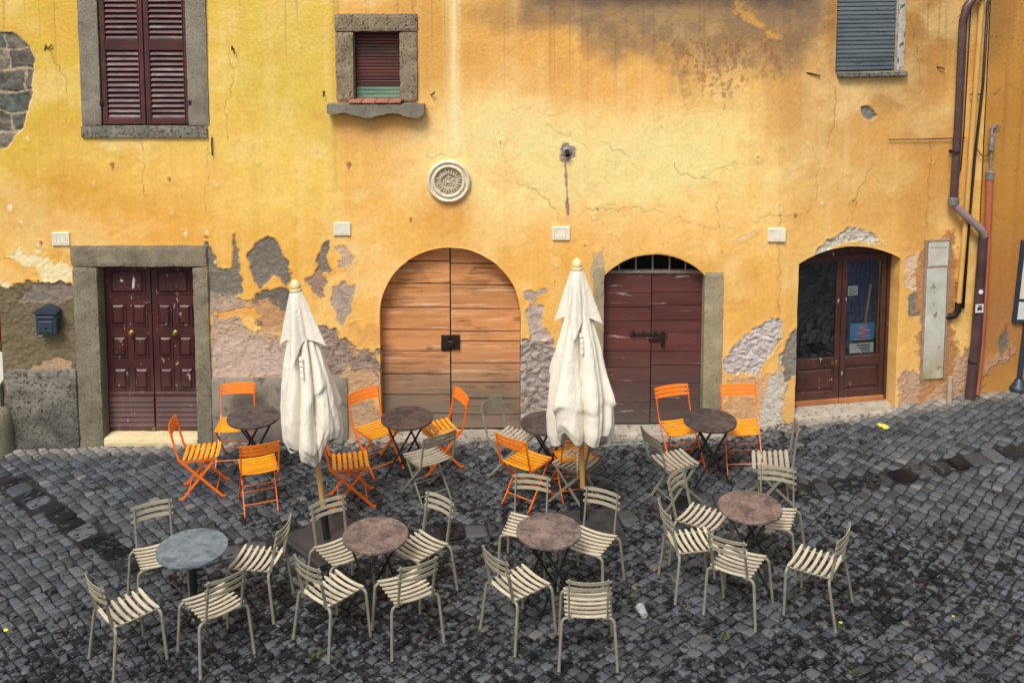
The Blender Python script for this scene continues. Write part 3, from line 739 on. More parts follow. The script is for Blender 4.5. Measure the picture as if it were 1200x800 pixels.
    blk = blk*(1+.6*P.n2[:, None]+.4*P.n1[:, None]+.3*P.n5[:, None])
    mort = np.clip(.5-(edge-.014-.022*P.n2)/.008, 0, 1)[:, None]
    blk = blk*(1-mort) + np.array(lin(188,170,142))*mort
    rim = (np.clip(.5-(np.abs(d)-.012)/.008, 0, 1)*(d > -.03))[:, None]
    P.col = P.col*(1-rim*.8) + np.array(lin(236,206,160))*rim*.8
    P.col = P.col*(1-m[:, None]) + blk*m[:, None]
    P.h = P.h*(1-m) + m*(-.03 + .012*np.clip(edge/.03, 0, 1) + .008*P.n2); P.rub = P.rub*(1-m)+m
    # cracks
    for c_ in [[(703,165),(735,185),(752,198)], [(790,190),(795,205),(822,208),(840,216),(842,265)], [(822,208),(850,195),(862,188)],
               [(978,100),(980,140),(960,195),(955,235),(945,252),(905,252),(880,262)], [(1022,196),(1005,225),(998,262)], [(700,246),(750,244),(820,262),(840,268)],
               [(60,60),(78,95),(80,140)], [(270,60),(275,95),(265,125),(270,160)], [(605,212),(640,232),(660,262)], [(675,255),(690,245),(720,240)],
               [(500,184),(520,181),(535,183)], [(1060,0),(1075,60),(1080,110)], [(240,250),(246,160)], [(165,165),(170,230)], [(1090,165),(1086,260),(1084,300)], [(640,145),(668,160)], [(914,250),(912,300),(914,360),(912,400)]]:
        P.crack(c_)
    for _ in range(26):
        x = rng.uniform(420, 1080); y = rng.uniform(110, 300); an = rng.uniform(0, 6.28); q = [(x, y)]
        for _k in range(rng.randint(3, 6)):
            an += rng.uniform(-.9, .9); x += 12*math.cos(an); y += 9*math.sin(an); q.append((x, y))
        P.crack(q, (160,104,52), .004, .45, .012)
    P.h += .012*fbm(s*.9, z*.9, 3, 71) + .0045*P.n1 + .0015*P.n2
    return P

def paint_neighbour(s, z):
    P = Paint(s, z); P.col[:] = lin(188,126,50)
    for b in [(1175,60,60,80,(200,136,54),.7), (1180,200,50,80,(196,130,46),.7), (1190,320,60,60,(178,112,44),.6), (1160,380,40,60,(170,108,56),.7), (1160,20,30,60,(150,100,46),.6)]: P.blob(*b)
    P.over(.35*sm(.0, .6, P.n3), lin(206,146,66)); st = fbm(s*9, z*.5, 3, 161); P.over(.3*sm(.1, .6, -st), lin(150,92,36))
    P.col = np.minimum(P.col*np.array([.9, 1.04, 1.5]), .86)
    P.patch([(1140,420),(1165,408),(1190,390),(1230,380),(1230,480),(1140,480)], (186,136,104), (200,160,132), .006, .1, .05, .8, .005, cut=0)
    P.patch([(1169,392),(1178,380),(1182,396),(1174,420),(1168,415)], (124,116,104), None, .01, .03, .012, .7, .003)
    P.patch([(1158,150),(1168,144),(1173,148),(1170,154),(1160,156)], (150,124,104), None, .006, .01, .01, .7, .003)
    for c_ in [[(1160,110),(1180,100),(1200,108)], [(1165,250),(1185,262),(1200,258)], [(1150,40),(1200,50)], [(1160,190),(1200,200)]]: P.crack(c_, (110,66,24))
    P.h += .012*fbm(s*.9, z*.9, 3, 71) + .0025*P.n1
    return P

def make_wall(name, s0, s1, z0, z1, ds, painter, holes, parent, out=0.0, reveal=.34):
    ns = int(round((s1-s0)/ds)); nz = int(round((z1-z0)/ds))
    S, Z = np.meshgrid(np.linspace(s0, s1, ns+1), np.linspace(z0, z1, nz+1), indexing='ij')
    sd = holes(S, Z) if holes else np.full(S.shape, 9.0)
    okv = sd >= -.5*ds
    okf = okv[:-1, :-1] & okv[1:, :-1] & okv[1:, 1:] & okv[:-1, 1:]
    touch_k = np.zeros(S.shape, bool); touch_d = np.zeros(S.shape, bool)
    for a, b in ((slice(0, -1), slice(0, -1)), (slice(1, None), slice(0, -1)), (slice(1, None), slice(1, None)), (slice(0, -1), slice(1, None))):
        touch_k[a, b] |= okf; touch_d[a, b] |= ~okf
    bd = touch_k & touch_d
    if holes:
        e = 1e-3
        for _ in range(3):
            s, z = S[bd], Z[bd]; v = holes(s, z)
            gx = (holes(s+e, z)-holes(s-e, z))/(2*e); gz = (holes(s, z+e)-holes(s, z-e))/(2*e); g2 = np.maximum(gx*gx+gz*gz, .2)
            S[bd] = s - v*gx/g2; Z[bd] = z - v*gz/g2
    P = painter(S.ravel(), Z.ravel())
    hgt = P.h.copy().reshape(S.shape); hgt[bd] *= .3; o = hgt.ravel() + out
    s = S.ravel(); far = s > KX
    X = np.where(far, KX+(s-KX)*CT + ST*o, s); Y = np.where(far, D+(s-KX)*ST - CT*o, D-o)
    V = np.stack([X, Y, Z.ravel()], 1)
    I = np.arange(S.size).reshape(S.shape)
    F4 = np.stack([I[:-1, :-1], I[1:, :-1], I[1:, 1:], I[:-1, 1:]], -1)[okf]
    # reveals: every edge between a kept and a dropped cell goes back into the wall
    pad = np.pad(okf, 1, constant_values=True)
    k = pad[1:-1, 1:-1]
    E = []
    E.append(np.stack([I[1:, :-1], I[1:, 1:]], -1)[k & ~pad[2:, 1:-1]]); E.append(np.stack([I[:-1, 1:], I[:-1, :-1]], -1)[k & ~pad[:-2, 1:-1]])
    E.append(np.stack([I[1:, 1:], I[:-1, 1:]], -1)[k & ~pad[1:-1, 2:]]); E.append(np.stack([I[:-1, :-1], I[1:, :-1]], -1)[k & ~pad[1:-1, :-2]])
    E = np.concatenate(E)
    ids = np.unique(E); mp = np.full(S.size, -1); mp[ids] = S.size + np.arange(len(ids))
    nx = np.where(far[ids], -ST, 0); ny = np.where(far[ids], CT, 1)
    V2 = V[ids] + np.stack([nx*reveal, ny*reveal, 0*nx], 1)
    FR = np.stack([E[:, 1], E[:, 0], mp[E[:, 0]], mp[E[:, 1]]], 1)
    V = np.concatenate([V, V2]); FA = np.concatenate([F4, FR])
    col = np.concatenate([P.col, P.col[ids]*.9]); rub = np.concatenate([P.rub, P.rub[ids]])
    used = np.zeros(len(V), bool); used[FA.ravel()] = True; re = np.cumsum(used)-1
    V = V[used]; col = col[used]; rub = rub[used]; FA = re[FA]
    me = bpy.data.meshes.new(name); n = len(FA)
    me.vertices.add(len(V)); me.vertices.foreach_set('co', V.reshape(-1).astype(np.float32))
    me.loops.add(n*4); me.loops.foreach_set('vertex_index', FA.reshape(-1).astype(np.int32))
    me.polygons.add(n); me.polygons.foreach_set('loop_start', (np.arange(n)*4).astype(np.int32)); me.polygons.foreach_set('use_smooth', np.ones(n, bool))
    sh = np.zeros(n, bool)
    me.update(calc_edges=True)
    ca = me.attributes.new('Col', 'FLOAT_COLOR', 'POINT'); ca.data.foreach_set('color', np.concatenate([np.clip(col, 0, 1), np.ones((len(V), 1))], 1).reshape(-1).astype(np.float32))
    ra = me.attributes.new('rub', 'FLOAT', 'POINT'); ra.data.foreach_set('value', rub.astype(np.float32))
    me.set_sharp_from_angle(angle=R(55))
    me.materials.append(MAT['plaster'])
    return part(name, me, None, parent, Matrix.Identity(4))
S_L = w(3, 430)[0]; S_J = w(1146, 300)[0]
HOUSE = thing('corner_house', 'weathered yellow ochre house with peeling plaster, shuttered windows and four old doors', 'house', Matrix.Translation(wpos((S_L+S_J)/2, 0)))
DS = .013
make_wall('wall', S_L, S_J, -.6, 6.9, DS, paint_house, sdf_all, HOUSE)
NB = thing('neighbour_house', 'darker orange ochre house wall behind the notice board, right of the pipes', 'house', Matrix.Translation(wpos(S_J+1.5, 0)))
make_wall('wall', S_J, S_J+3.2, -.4, 6.9, .022, paint_neighbour, None, NB, out=.02)
# the bodies of the two houses behind their street walls
def body(parent, s0, s1, z1):
    mb = MB(); a, b = wpos(s0, -.6, -.02), wpos(s1, -.6, -.02); k = wpos(KX, -.6, -.02)
    fl = [a] + ([k] if s0 < KX < s1 else []) + [b]; bk = [Vector((b.x, 19, -.6)), Vector((a.x, 19, -.6))]
    poly = fl+bk; n = len(poly); vs = [tuple(p) for p in poly] + [(p.x, p.y, z1) for p in poly]
    fs = [(i, (i+1) % n, n+(i+1) % n, n+i) for i in range(len(fl)-1, n)] + [tuple(range(n, 2*n))]
    mb.add(vs, fs); part('side_wall', mb, MAT['side'], parent, Matrix.Identity(4))
MAT['side'] = basic('side_wall_ochre', lin(190,136,60), lin(214,160,80), 2, (.85,.95), .5, 20, .01, coord='World', chips=(lin(150,130,100), .62, 3, (1,1,1)))
body(HOUSE, S_L, S_J, 6.88); body(NB, S_J, S_J+3.2, 6.88)

# ---- openings of the house
def door_root(smid, name, mb, m, label=None, smooth=False):
    return part(name, mb, m, HOUSE, wmat(smid), smooth, label)
def X(px, py, smid): return w(px, py)[0]-smid
def Zp(px, py, dy=0.0):
    d = ray(px, py); return w(px, py)[1] + dy*d[2]/d[1]

# door one: panelled double door in a stone frame
c1 = w(173, 400)[0]
def x1(p): return X(p, 400, c1)
YL = .17; zb = Zp(173, 504, YL); zt = Zp(173, 308, YL)
fr = MB()
fr.rough(x1(89), x1(118), -.035, .26, -.4, Zp(173,312)-.004, .05, .006, .016, 1)
fr.rough(x1(228.5), x1(247), -.035, .26, -.4, Zp(173,312)-.004, .05, .006, .016, 2)
fr.rough(x1(87), x1(246), -.037, .26, Zp(173,312), Zp(173,287), .05, .006, .016, 3)
door = door_root(c1, 'door', fr, MAT['stone_mossy'], 'panelled plum double door in a grey stone frame')
YL = .17
for (p0, p1, sx) in ((118.5, 173.2, 0), (174, 226, 1)):
    lf = MB(); lf.bbox(x1(p0), x1(p1), YL, YL+.05, zb, zt, .004)
    a0, a1 = x1(p0), x1(p1); wdt = a1-a0
    fl = MB()
    def frame_rect(u0, u1, zz0, zz1):
        # sunk field with a raised centre
        b = .012
        for (q0, q1, r0, r1) in ((u0-b, u0, zz0-b, zz1+b), (u1, u1+b, zz0-b, zz1+b), (u0, u1, zz0-b, zz0), (u0, u1, zz1, zz1+b)):
            lf.box(q0, q1, YL-.012, YL-.001, r0, r1)
        lf.raised(u0+.012, u1-.012, zz0+.012, zz1-.012, YL-.001, .022, .022)
    frame_rect(a0+wdt*.14, a0+wdt*.86, Zp(173,343,YL), Zp(173,316,YL))
    for (yb, yt_) in ((380,356), (417,394), (455,431)):
        frame_rect(a0+wdt*.14, a0+wdt*.43, Zp(173,yb,YL), Zp(173,yt_,YL)); frame_rect(a0+wdt*.60, a0+wdt*.89, Zp(173,yb,YL), Zp(173,yt_,YL))
    n = 6
    for k in range(n):
        z0 = Zp(173,499,YL)+(Zp(173,464,YL)-Zp(173,499,YL))*k/n; z1 = Zp(173,499,YL)+(Zp(173,464,YL)-Zp(173,499,YL))*(k+1)/n
        lf.add([(a0+.01, YL-.026, z0+.004), (a1-.01, YL-.026, z0+.004), (a1-.01, YL-.004, z1), (a0+.01, YL-.004, z1), (a0+.01, YL-.001, z0), (a1-.01, YL-.001, z0)], [(0,1,2,3), (4,5,1,0)])
    lf.bbox(a0+.002, a1-.002, YL-.016, YL-.001, Zp(173,463,YL), Zp(173,459,YL), .003)
    leaf = part('door_leaf', lf, MAT['plum'], door)
    kx = x1(148.5 if sx == 0 else 200.5)
    kn = MB(); kn.lathe([(.006,0),(.034,0),(.036,.006),(.03,.012),(.016,.016),(.014,.03),(.026,.04),(.028,.05),(.02,.06),(.002,.063)], 20, Matrix.Translation((kx, YL-.002, Zp(173,390,YL))) @ Matrix.Rotation(PI/2, 4, 'X'))
    part('knob', kn, MAT['brass'], door, smooth=R(40))
z0 = Zp(150,338,YL)
for q_ in ([(x1(152),z0),(x1(154.5),z0+.02),(x1(156),z0+.12),(x1(154),z0+.17),(x1(152.5),z0+.1)], [(x1(138),z0+.1),(x1(141),z0+.09),(x1(142),z0+.115),(x1(139),z0+.125)]):
    pp = MB(); pp.prism(q_, YL-.026, YL-.0235); part('torn_paper', pp, MAT['paper'], door)
st = MB(); st.rough(x1(118), x1(229.5), -.05, .2, Zp(173,517)-.05, zb-.008, .05, .004, .012, 9)
part('threshold', st, MAT['travertine'], door)
# plinths
pl = MB(); pl.rough(w(9,480)[0]-c1, w(93.5,480)[0]-c1, -.06, .05, -.5, Zp(50,432), .06, .008, .02, 14)
part('plinth', pl, MAT['stone_dark'], HOUSE, wmat(c1))
pl = MB(); cpl = w(330,480)[0]; pl.rough(w(249,480)[0]-cpl, w(408,480)[0]-cpl, -.03, .05, -.5, Zp(330,441), .06, .005, .012, 15)
part('plinth', pl, MAT['plinth2'] if 'plinth2' in MAT else basic('grey_cement_plinth', lin(134,124,110), lin(164,154,138), 3, (.8,.95), .5, 40, .007, coord='World', chips=(lin(104,98,88), .6, 10, (1,1,1)), dirt=(lin(90,86,80), -.2, .4, .7)), HOUSE, wmat(cpl))

# door two: arched plank doors
c2 = A2C[0]; YD = .17
m2 = MB(); m2.box(a2[0]-c2+.02, a2[1]-c2-.02, YD+.06, YD+.075, -.3, a2[3]+.05)
door = door_root(c2, 'door', m2, MAT['dark'], 'arched tan wood plank double door')
MAT['planks'] = None
def plank_mat():
    m, nt, b = new_mat('old_tan_planks'); q = N(nt)
    v = q.coords((.28,1,2.6), kind='World'); ri = q.n('ShaderNodeNewGeometry').outputs['Random Per Island']
    vv = q.n('ShaderNodeVectorMath', operation='ADD'); q.l(v, vv.inputs[0]); cb = q.n('ShaderNodeCombineXYZ'); q.l(q.math('MULTIPLY', ri, 30.0), cb.inputs[0]); q.l(cb.outputs[0], vv.inputs[1]); v = vv.outputs[0]
    f = q.noise(v, 6, 6, .65, .6); g = q.noise(v, 34, 4, .6)
    c = q.mix(q.ramp(f, [(.3, 0), (.7, 1)]), lin(184,120,70), lin(218,156,100))
    c = q.mix(q.ramp(g, [(.55, 0), (.75, .4)]), c, lin(150,92,52))
    c = q.mix(1.0, c, q.ramp(ri, [(0, .84), (1, 1.08)]), 'MULTIPLY')
    pl_ = q.ramp(q.noise(q.coords((.16,1,3.4), kind='World', loc=(3,0,1)), 5, 6, .7), [(.58, 0), (.64, 1)]); c = q.mix(q.math('MULTIPLY', pl_, .75), c, lin(226,200,166))
    ck = q.ramp(q.noise(q.coords((.10,1,5.5), kind='World'), 6, 5, .6, .4), [(.478, 0), (.5, 1), (.522, 0)]); ck = q.math('MULTIPLY', ck, q.ramp(q.noise(q.coords((.6,1,.6), kind='World'), 3, 2), [(.5, 0), (.56, .95)]))
    c = q.mix(ck, c, lin(52,32,22))
    sx = q.n('ShaderNodeSeparateXYZ'); q.l(q.coords(kind='World'), sx.inputs[0])
    k = q.n('ShaderNodeMapRange'); q.l(sx.outputs[2], k.inputs[0]); k.inputs[1].default_value = .1; k.inputs[2].default_value = 1.0; k.inputs[3].default_value = 1.35; k.inputs[4].default_value = 0
    c = q.mix(q.math('MINIMUM', q.math('MULTIPLY', k.outputs[0], q.ramp(f, [(.25, .4), (.6, 1.2)])), .95), c, lin(124,108,92))
    q.l(c, b.inputs['Base Color']); b.inputs['Roughness'].default_value = .72
    q.l(q.bump(q.math('SUBTRACT', q.math('ADD', f, q.math('MULTIPLY', g, .6)), q.math('MULTIPLY', ck, 1.2)), .6, .008), b.inputs['Normal']); return m
MAT['planks'] = plank_mat()
def planks(px_l, px_r, rows, cfun, c, y, th, gap, mat, seedk):
    """a leaf of horizontal boards clipped to the opening by cfun(z) -> (smin, smax)"""
    mb = MB()
    for k in range(len(rows)-1):
        zt_, zb_ = rows[k]-gap/2, rows[k+1]+gap/2
        n = 10; L = []; Rr = []
        for i in range(n+1):
            z = zb_+(zt_-zb_)*i/n; lo, hi = cfun(z)
            l = max(px_l, lo); r = min(px_r, hi)
            if r-l > .01: L.append((l-c, z)); Rr.append((r-c, z))
        if len(L) < 2: continue
        j = [random.uniform(-.0035, .0035) for _ in range(2)]; dy = random.uniform(-.004, .004)
        L[0] = (L[0][0], L[0][1]+j[0]); Rr[0] = (Rr[0][0], Rr[0][1]+j[1])
        mb.prism(Rr and (L[::-1] + Rr) , y+dy, y+th)
    return mb
def arch2(z):
    if z <= A2C[1]: return a2[0]+.005, a2[1]-.005
    h = math.sqrt(max(0, A2R**2-(z-A2C[1])**2)); return A2C[0]-h+.004, A2C[0]+h-.004
seam = w(527, 400)[0]
rl = [Zp(527, p, YD) for p in (270,306,332,360,386,411,438,462,484,502)]; rr_ = [Zp(527, p, YD) for p in (270,309,334,362,388,400,426,448,467,486,502)]
part('door_leaf', planks(a2[0], seam-.008, rl, arch2, c2, YD, .05, .016, None, 0), MAT['planks'], door)
part('door_leaf', planks(seam+.008, a2[1], rr_, arch2, c2, YD+.008, .05, .016, None, 1), MAT['planks'], door)
lk = MB(); zc = Zp(527,401,YD)
lk.bbox(X(516,400,c2), X(526.5,400,c2), YD-.02, YD-.004, zc-.1, zc+.1, .004); lk.bbox(X(528,400,c2), X(538,400,c2), YD-.018, YD+.004, zc-.09, zc+.1, .004)
lk.bbox(X(523,400,c2), X(531,400,c2), YD-.045, YD-.021, zc-.05, zc+.03, .006); lk.tube([(X(525,400,c2), YD-.03, zc+.03), (X(525,400,c2), YD-.03, zc+.08), (X(529,400,c2), YD-.03, zc+.08), (X(529,400,c2), YD-.03, zc+.03)], .006, 6)
part('iron_lock', lk, MAT['iron'], door, smooth=R(40))
st = MB(); st.rough(a2[0]-c2-.04, a2[1]-c2+.05, -.06, .2, -.4, Zp(527,502,YD)-.004, .06, .006, .02, 21); part('threshold', st, MAT['step'], door)

# door three: plum planks, barred fanlight, stone jambs
c3 = (d3[0]+d3[1])/2; Y3 = .16
bk = MB(); bk.box(d3[0]-c3+.01, d3[1]-c3-.01, Y3+.062, Y3+.07, -.3, Zp(766,320,Y3))
door = door_root(c3, 'door', bk, MAT['dark'], 'plum plank double door under a barred fanlight')
bk = MB(); bk.box(d3[0]-c3-.1, d3[1]-c3+.1, .5, .52, -.3, d3[3]+.1); part('backing', bk, MAT['dark'], door)
mj = MB(); mj.rough(d3[1]-c3-.006, X(847,400,c3), -.014, .2, -.3, Zp(836,318), .05, .004, .012, 31); part('stone_jamb', mj, MAT['jamb'], door)
mj = MB(); mj.rough(X(694,400,c3), d3[0]-c3+.006, -.014, .2, -.3, Zp(700,312), .05, .004, .012, 32); part('stone_jamb', mj, MAT['jamb'], door)
def arch3(z): return d3[0]+.004, d3[1]-.004
rows = [Zp(766, p, Y3) for p in (320,343,360,376,391,411,430,447,471,496)]; sm3 = w(765, 400)[0]
part('door_leaf', planks(d3[0], sm3-.006, rows, arch3, c3, Y3, .05, .008, None, 0), MAT['plum_plank'], door)
rows = [Zp(766, p, Y3) for p in (320,342,358,375,390,412,428,449,468,496)]
part('door_leaf', planks(sm3+.006, d3[1], rows, arch3, c3, Y3+.01, .05, .008, None, 1), MAT['plum_plank'], door)
fl = MB(); zf = Zp(766,320,Y3)
fl.bbox(d3[0]-c3, d3[1]-c3, Y3-.02, Y3+.07, zf+.002, zf+.035, .004)
for p in (727,747,767,787,806):
    x = X(p,310,c3); z1 = A3[1]+math.sqrt(max(0, A3[2]**2-(x+c3-A3[0])**2)); fl.tube([(x, Y3-.0, zf+.03), (x, Y3-.0, z1)], .012, 6)
part('fanlight_bars', fl, MAT['bars'], door)
bo = MB(); zbz = Zp(760,389,Y3)
bo.tube([(X(739,389,c3), Y3-.03, zbz-.01), (X(783,389,c3), Y3-.03, zbz+.005)], .013, 8)
for p in (744,756,770,779): bo.bbox(X(p-1.6,389,c3), X(p+1.6,389,c3), Y3-.048, Y3-.001, zbz-.03, zbz+.03, .004)
bo.bbox(X(776.5,389,c3), X(781,389,c3), Y3-.03, Y3-.004, Zp(760,404,Y3), zbz-.03, .004); bo.bbox(X(762,389,c3), X(775,389,c3), Y3-.02, Y3-.001, Zp(760,399,Y3), Zp(760,395,Y3), .003)
part('bolt', bo, MAT['iron'], door, smooth=R(40))
st = MB(); st.rough(X(690,400,c3), X(850,400,c3), -.10, .22, -.4, Zp(770,497,Y3)-.004, .06, .007, .025, 33); part('threshold', st, MAT['step'], door)

# door four: glazed double door
c4 = (d4[0]+d4[1])/2; Y4 = .22; zb4 = Zp(995,470,Y4); z_r = Zp(995,302,Y4)
x40, x41 = d4[0]-c4+.006, d4[1]-c4-.006
f4 = MB()
f4.bbox(x40, x40+.03, Y4-.02, Y4+.08, zb4, z_r, .004); f4.bbox(x41-.035, x41, Y4-.02, Y4+.08, zb4, z_r, .004)
arc = []
for i in range(17):
    x = x40+(x41-x40)*i/16; arc.append((x, A4[1]+math.sqrt(A4[2]**2-(x+c4-A4[0])**2)-.004))
f4.prism([(x40, z_r+.002), (x41, z_r+.002)] + arc[::-1], Y4, Y4+.05)
f4.bbox(x40, x41, Y4-.03, Y4-.002, z_r-.01, z_r+.04, .005)
door = door_root(c4, 'door', f4, MAT['brown_door'], 'brown glazed double door with chipped paint')
zg0, zg1 = Zp(995,418,Y4), z_r-.05
mid = X(995.5,380,c4)
for (u0, u1) in ((x40+.032, mid-.004), (mid+.004, x41-.037)):
    lf = MB(); t = .075
    lf.bbox(u0, u0+t*.9, Y4, Y4+.05, zb4+.05, zg1+.045, .005); lf.bbox(u1-t*.9, u1, Y4, Y4+.05, zb4+.05, zg1+.045, .005)
    lf.bbox(u0+t*.9, u1-t*.9, Y4, Y4+.05, zg1, zg1+.044, .005); lf.bbox(u0+t*.9, u1-t*.9, Y4-.004, Y4+.05, zg0-.13, zg0, .005); lf.bbox(u0+t*.9, u1-t*.9, Y4, Y4+.05, zb4+.05, zb4+.15, .005)
    lf.box(u0+t*.9, u1-t*.9, Y4+.02, Y4+.035, zb4+.15, zg0-.13); lf.raised(u0+t*.9+.02, u1-t*.9-.02, zb4+.17, zg0-.15, Y4+.02, .012, .02)
    leaf = part('door_leaf', lf, MAT['brown_door'], door)
    gl = MB(); gl.box(u0+t*.9, u1-t*.9, Y4+.024, Y4+.03, zg0, zg1); part('glass_pane', gl, MAT['glass'], door)
bw = MB(); bw.bbox(x40, mid-.004, Y4-.015, Y4+.05, zb4-.02, zb4+.046, .006); bw.bbox(mid+.004, x41, Y4-.015, Y4+.05, zb4-.02, zb4+.046, .006); part('weatherboard', bw, MAT['rust_wood'], door)
st = MB(); st.rough(X(931,470,c4), X(1056,470,c4), -.12, .3, zb4-.35, zb4-.022, .05, .007, .02, 41); part('threshold', st, MAT['step'], door)
rm = MB(); a, b, y1 = x40-.3, x41+.3, 2.2
rm.add([(a,.40,-.2),(b,.40,-.2),(b,y1,-.2),(a,y1,-.2),(a,.40,2.7),(b,.40,2.7),(b,y1,2.7),(a,y1,2.7)], [(0,1,2,3),(4,7,6,5),(3,2,6,7),(0,3,7,4),(1,5,6,2)])
part('room', rm, MAT['dark'], door)
nc = MB(); nc.box(X(1005.5,340,c4), X(1017,340,c4), Y4+.034, Y4+.036, Zp(1010,347,Y4), Zp(1010,336,Y4)); note = part('notice_card', nc, MAT['paper'], door)
nl = MB()
for k in range(4): nl.box(X(1007,340,c4), X(1015.5-(k % 2)*2,340,c4), Y4+.0320, Y4+.0336, Zp(1010,338.4+k*2.2,Y4), Zp(1010,337.8+k*2.2,Y4))
part('notice_print', nl, MAT['ink'], door)
inr = thing('indoor_clutter', 'blue sheet hanging inside the glazed brown door', 'sheet', wmat(c4))
bs = MB()
for k in range(14):
    x0 = X(1016,350,c4)+k*.03; bs.add([(x0, .52+.012*(k % 2), .5), (x0+.03, .52+.012*((k+1) % 2), .5), (x0+.03, .52+.012*((k+1) % 2), 2.2), (x0, .52+.012*(k % 2), 2.2)], [(0,1,2,3)])
inr_sheet = part('cloth', bs, MAT['sheet_blue'], inr)
sk = MB(); sk.tube([(X(1027,400,c4), .42, .5), (X(1037,350,c4), .36, 1.66)], .016, 7)
single('broom_stick', sk, MAT['pole_wood'], 'dark wooden stick leaning inside the right glass pane', 'stick', wmat(c4))
pt = thing('poster', 'blue and pink event poster low in the right glass pane of the brown door', 'poster', wmat(c4))
px0, px1, pz0, pz1 = X(1007.5,400,c4), X(1036,400,c4), Zp(1022,414,Y4), Zp(1022,379,Y4)
pm = (pz0*.62+pz1*.38)
b_ = MB(); b_.box(px0, px1, Y4+.0345, Y4+.037, pm, pz1); part('blue_field', b_, MAT['poster_blue'], pt)
b_ = MB(); b_.box(px0, px1, Y4+.0345, Y4+.037, pz0, pm-.0005); part('white_field', b_, MAT['paper'], pt)
b_ = MB(); pw = px1-px0
for k, (u0, u1) in enumerate(((.45,.75),(.3,.7),(.38,.8),(.3,.72),(.4,.7))):
    zz = pz1-.03-k*.036; b_.box(px0+pw*u0, px0+pw*u1, Y4+.033, Y4+.0343, zz-.026, zz)
part('pink_figure', b_, MAT['poster_pink'], pt)
b_ = MB()
for k, (u0, u1) in enumerate(((.35,.62),(.5,.85),(.3,.6),(.55,.85),(.15,.9))):
    zz = pz1-.05-k*.04; b_.box(px0+pw*u0, px0+pw*u1, Y4+.0315, Y4+.0328, zz-.012, zz)
part('white_lettering', b_, MAT['paper'], pt)
b_ = MB(); b_.box(px0, px1, Y4+.033, Y4+.0343, pm-.02, pm+.02)
for k in range(3): b_.box(px0+pw*(.3+.1*k), px0+pw*.85, Y4+.033, Y4+.0343, pm-.06-k*.035, pm-.045-k*.035)
part('dark_lettering', b_, MAT['ink'], pt)

# window one: louvred shutters in a stone surround
cw1 = w(169, 70)[0]
def xw(p, y=70): return X(p, y, cw1)
sf = MB(); zs = Zp(169,147)
sf.rough(xw(93.5), xw(117), -.03, .22, zs+.003, 6.75, .06, .004, .01, 51); sf.rough(xw(219), xw(243.5), -.03, .22, zs+.003, 6.75, .06, .004, .01, 52)
win = part('window', sf, MAT['stone'], HOUSE, wmat(cw1), label='tall window with closed plum louvred shutters')
so_ = MB(); so_.rough(xw(96,155), xw(244,155), -.04, .22, Zp(169,161), zs, .06, .004, .01, 53); part('sill', so_, MAT['stone_dark'], win)
zsh = Zp(169,145.5); zmid0, zmid1 = Zp(169,57), Zp(169,48); ztop = 6.6
for (p0, p1) in ((118.5, 168.6), (169.6, 221)):
    a0, a1 = xw(p0), xw(p1); sh = MB(); y0, y1 = -.012, .03; t = .055
    sh.bbox(a0, a0+t, y0, y1, zsh, ztop, .005); sh.bbox(a1-t, a1, y0, y1, zsh, ztop, .005)
    for (r0, r1) in ((zsh, zsh+.075), (zmid0-.02, zmid1+.02), (ztop-.08, ztop)): sh.bbox(a0+t, a1-t, y0, y1, r0, r1, .004)
    for (r0, r1) in ((zsh+.075, zmid0-.02), (zmid1+.02, ztop-.08)):
        n = int((r1-r0)/.062)
        for k in range(n):
            z0 = r0+(r1-r0)*(k+.5)/n; M = Matrix.Translation(((a0+a1)/2, .012, z0)) @ Matrix.Rotation(R(-38+random.uniform(-4, 4)), 4, 'X') @ Matrix.Rotation(R(random.uniform(-.5, .5)), 4, 'Y')
            sh.bbox(-(a1-a0)/2+t+.001, (a1-a0)/2-t-.001, -.005, .005, -.036, .036, .003, M)
        for xx in (a0+t, a1-t-.008): sh.box(xx, xx+.008, y0-.006, y0+.01, r0, r1)
    part('shutter', sh, MAT['plum_louvre'], win)
bb = MB(); bb.box(xw(116), xw(222), .06, .07, zsh-.05, ztop); part('backing', bb, MAT['dark'], win)
for p in (117.5, 222):
    hg = MB(); hg.bbox(xw(p)-.02, xw(p)+.02, -.03, -.013, Zp(169,123), Zp(169,117), .004); part('hinge', hg, MAT['iron'], win)

# window two: small window with roller blind and thick sill
cw2 = w(441, 75)[0]
def xv(p, y=75): return X(p, y, cw2)
sf = MB(); z0, z1, zt2 = Zp(441,118), Zp(441,37), Zp(441,16)
sf.rough(xv(393.5), xv(415), -.04, .2, z0, z1-.002, .04, .007, .014, 61); sf.rough(xv(468), xv(489.5), -.04, .2, z0, z1-.002, .04, .007, .014, 62); sf.rough(xv(393), xv(490), -.042, .2, z1, zt2, .04, .007, .014, 63)
win = part('window', sf, MAT['stone2'] if 'stone2' in MAT else basic('brown_grey_tuff', lin(124,106,84), lin(160,142,116), 8, (.8,.95), .8, 60, .009, coord='World', chips=(lin(78,66,52), .58, 40, (1,1,1))), HOUSE, wmat(cw2), label='small window with a faded roller blind in a stone surround')
sl_ = MB(); n = 24; xa, xb = xv(385,125), xv(498,125); zt_ = Zp(441,120.5)
top_ = [(xa+(xb-xa)*i/n, zt_ + .006*math.sin(i*1.3)) for i in range(n+1)]
bot_ = [(xa+(xb-xa)*i/n, zt_ - .135 + .03*math.cos((i-4)*.52) + (.05 if i in (0, n) else 0) + random.uniform(-.008, .008)) for i in range(n+1)]
sl_.prism(bot_ + top_[::-1], -.13, .06)
part('sill', sl_, MAT['stone'], win, smooth=R(30))
ti = MB()
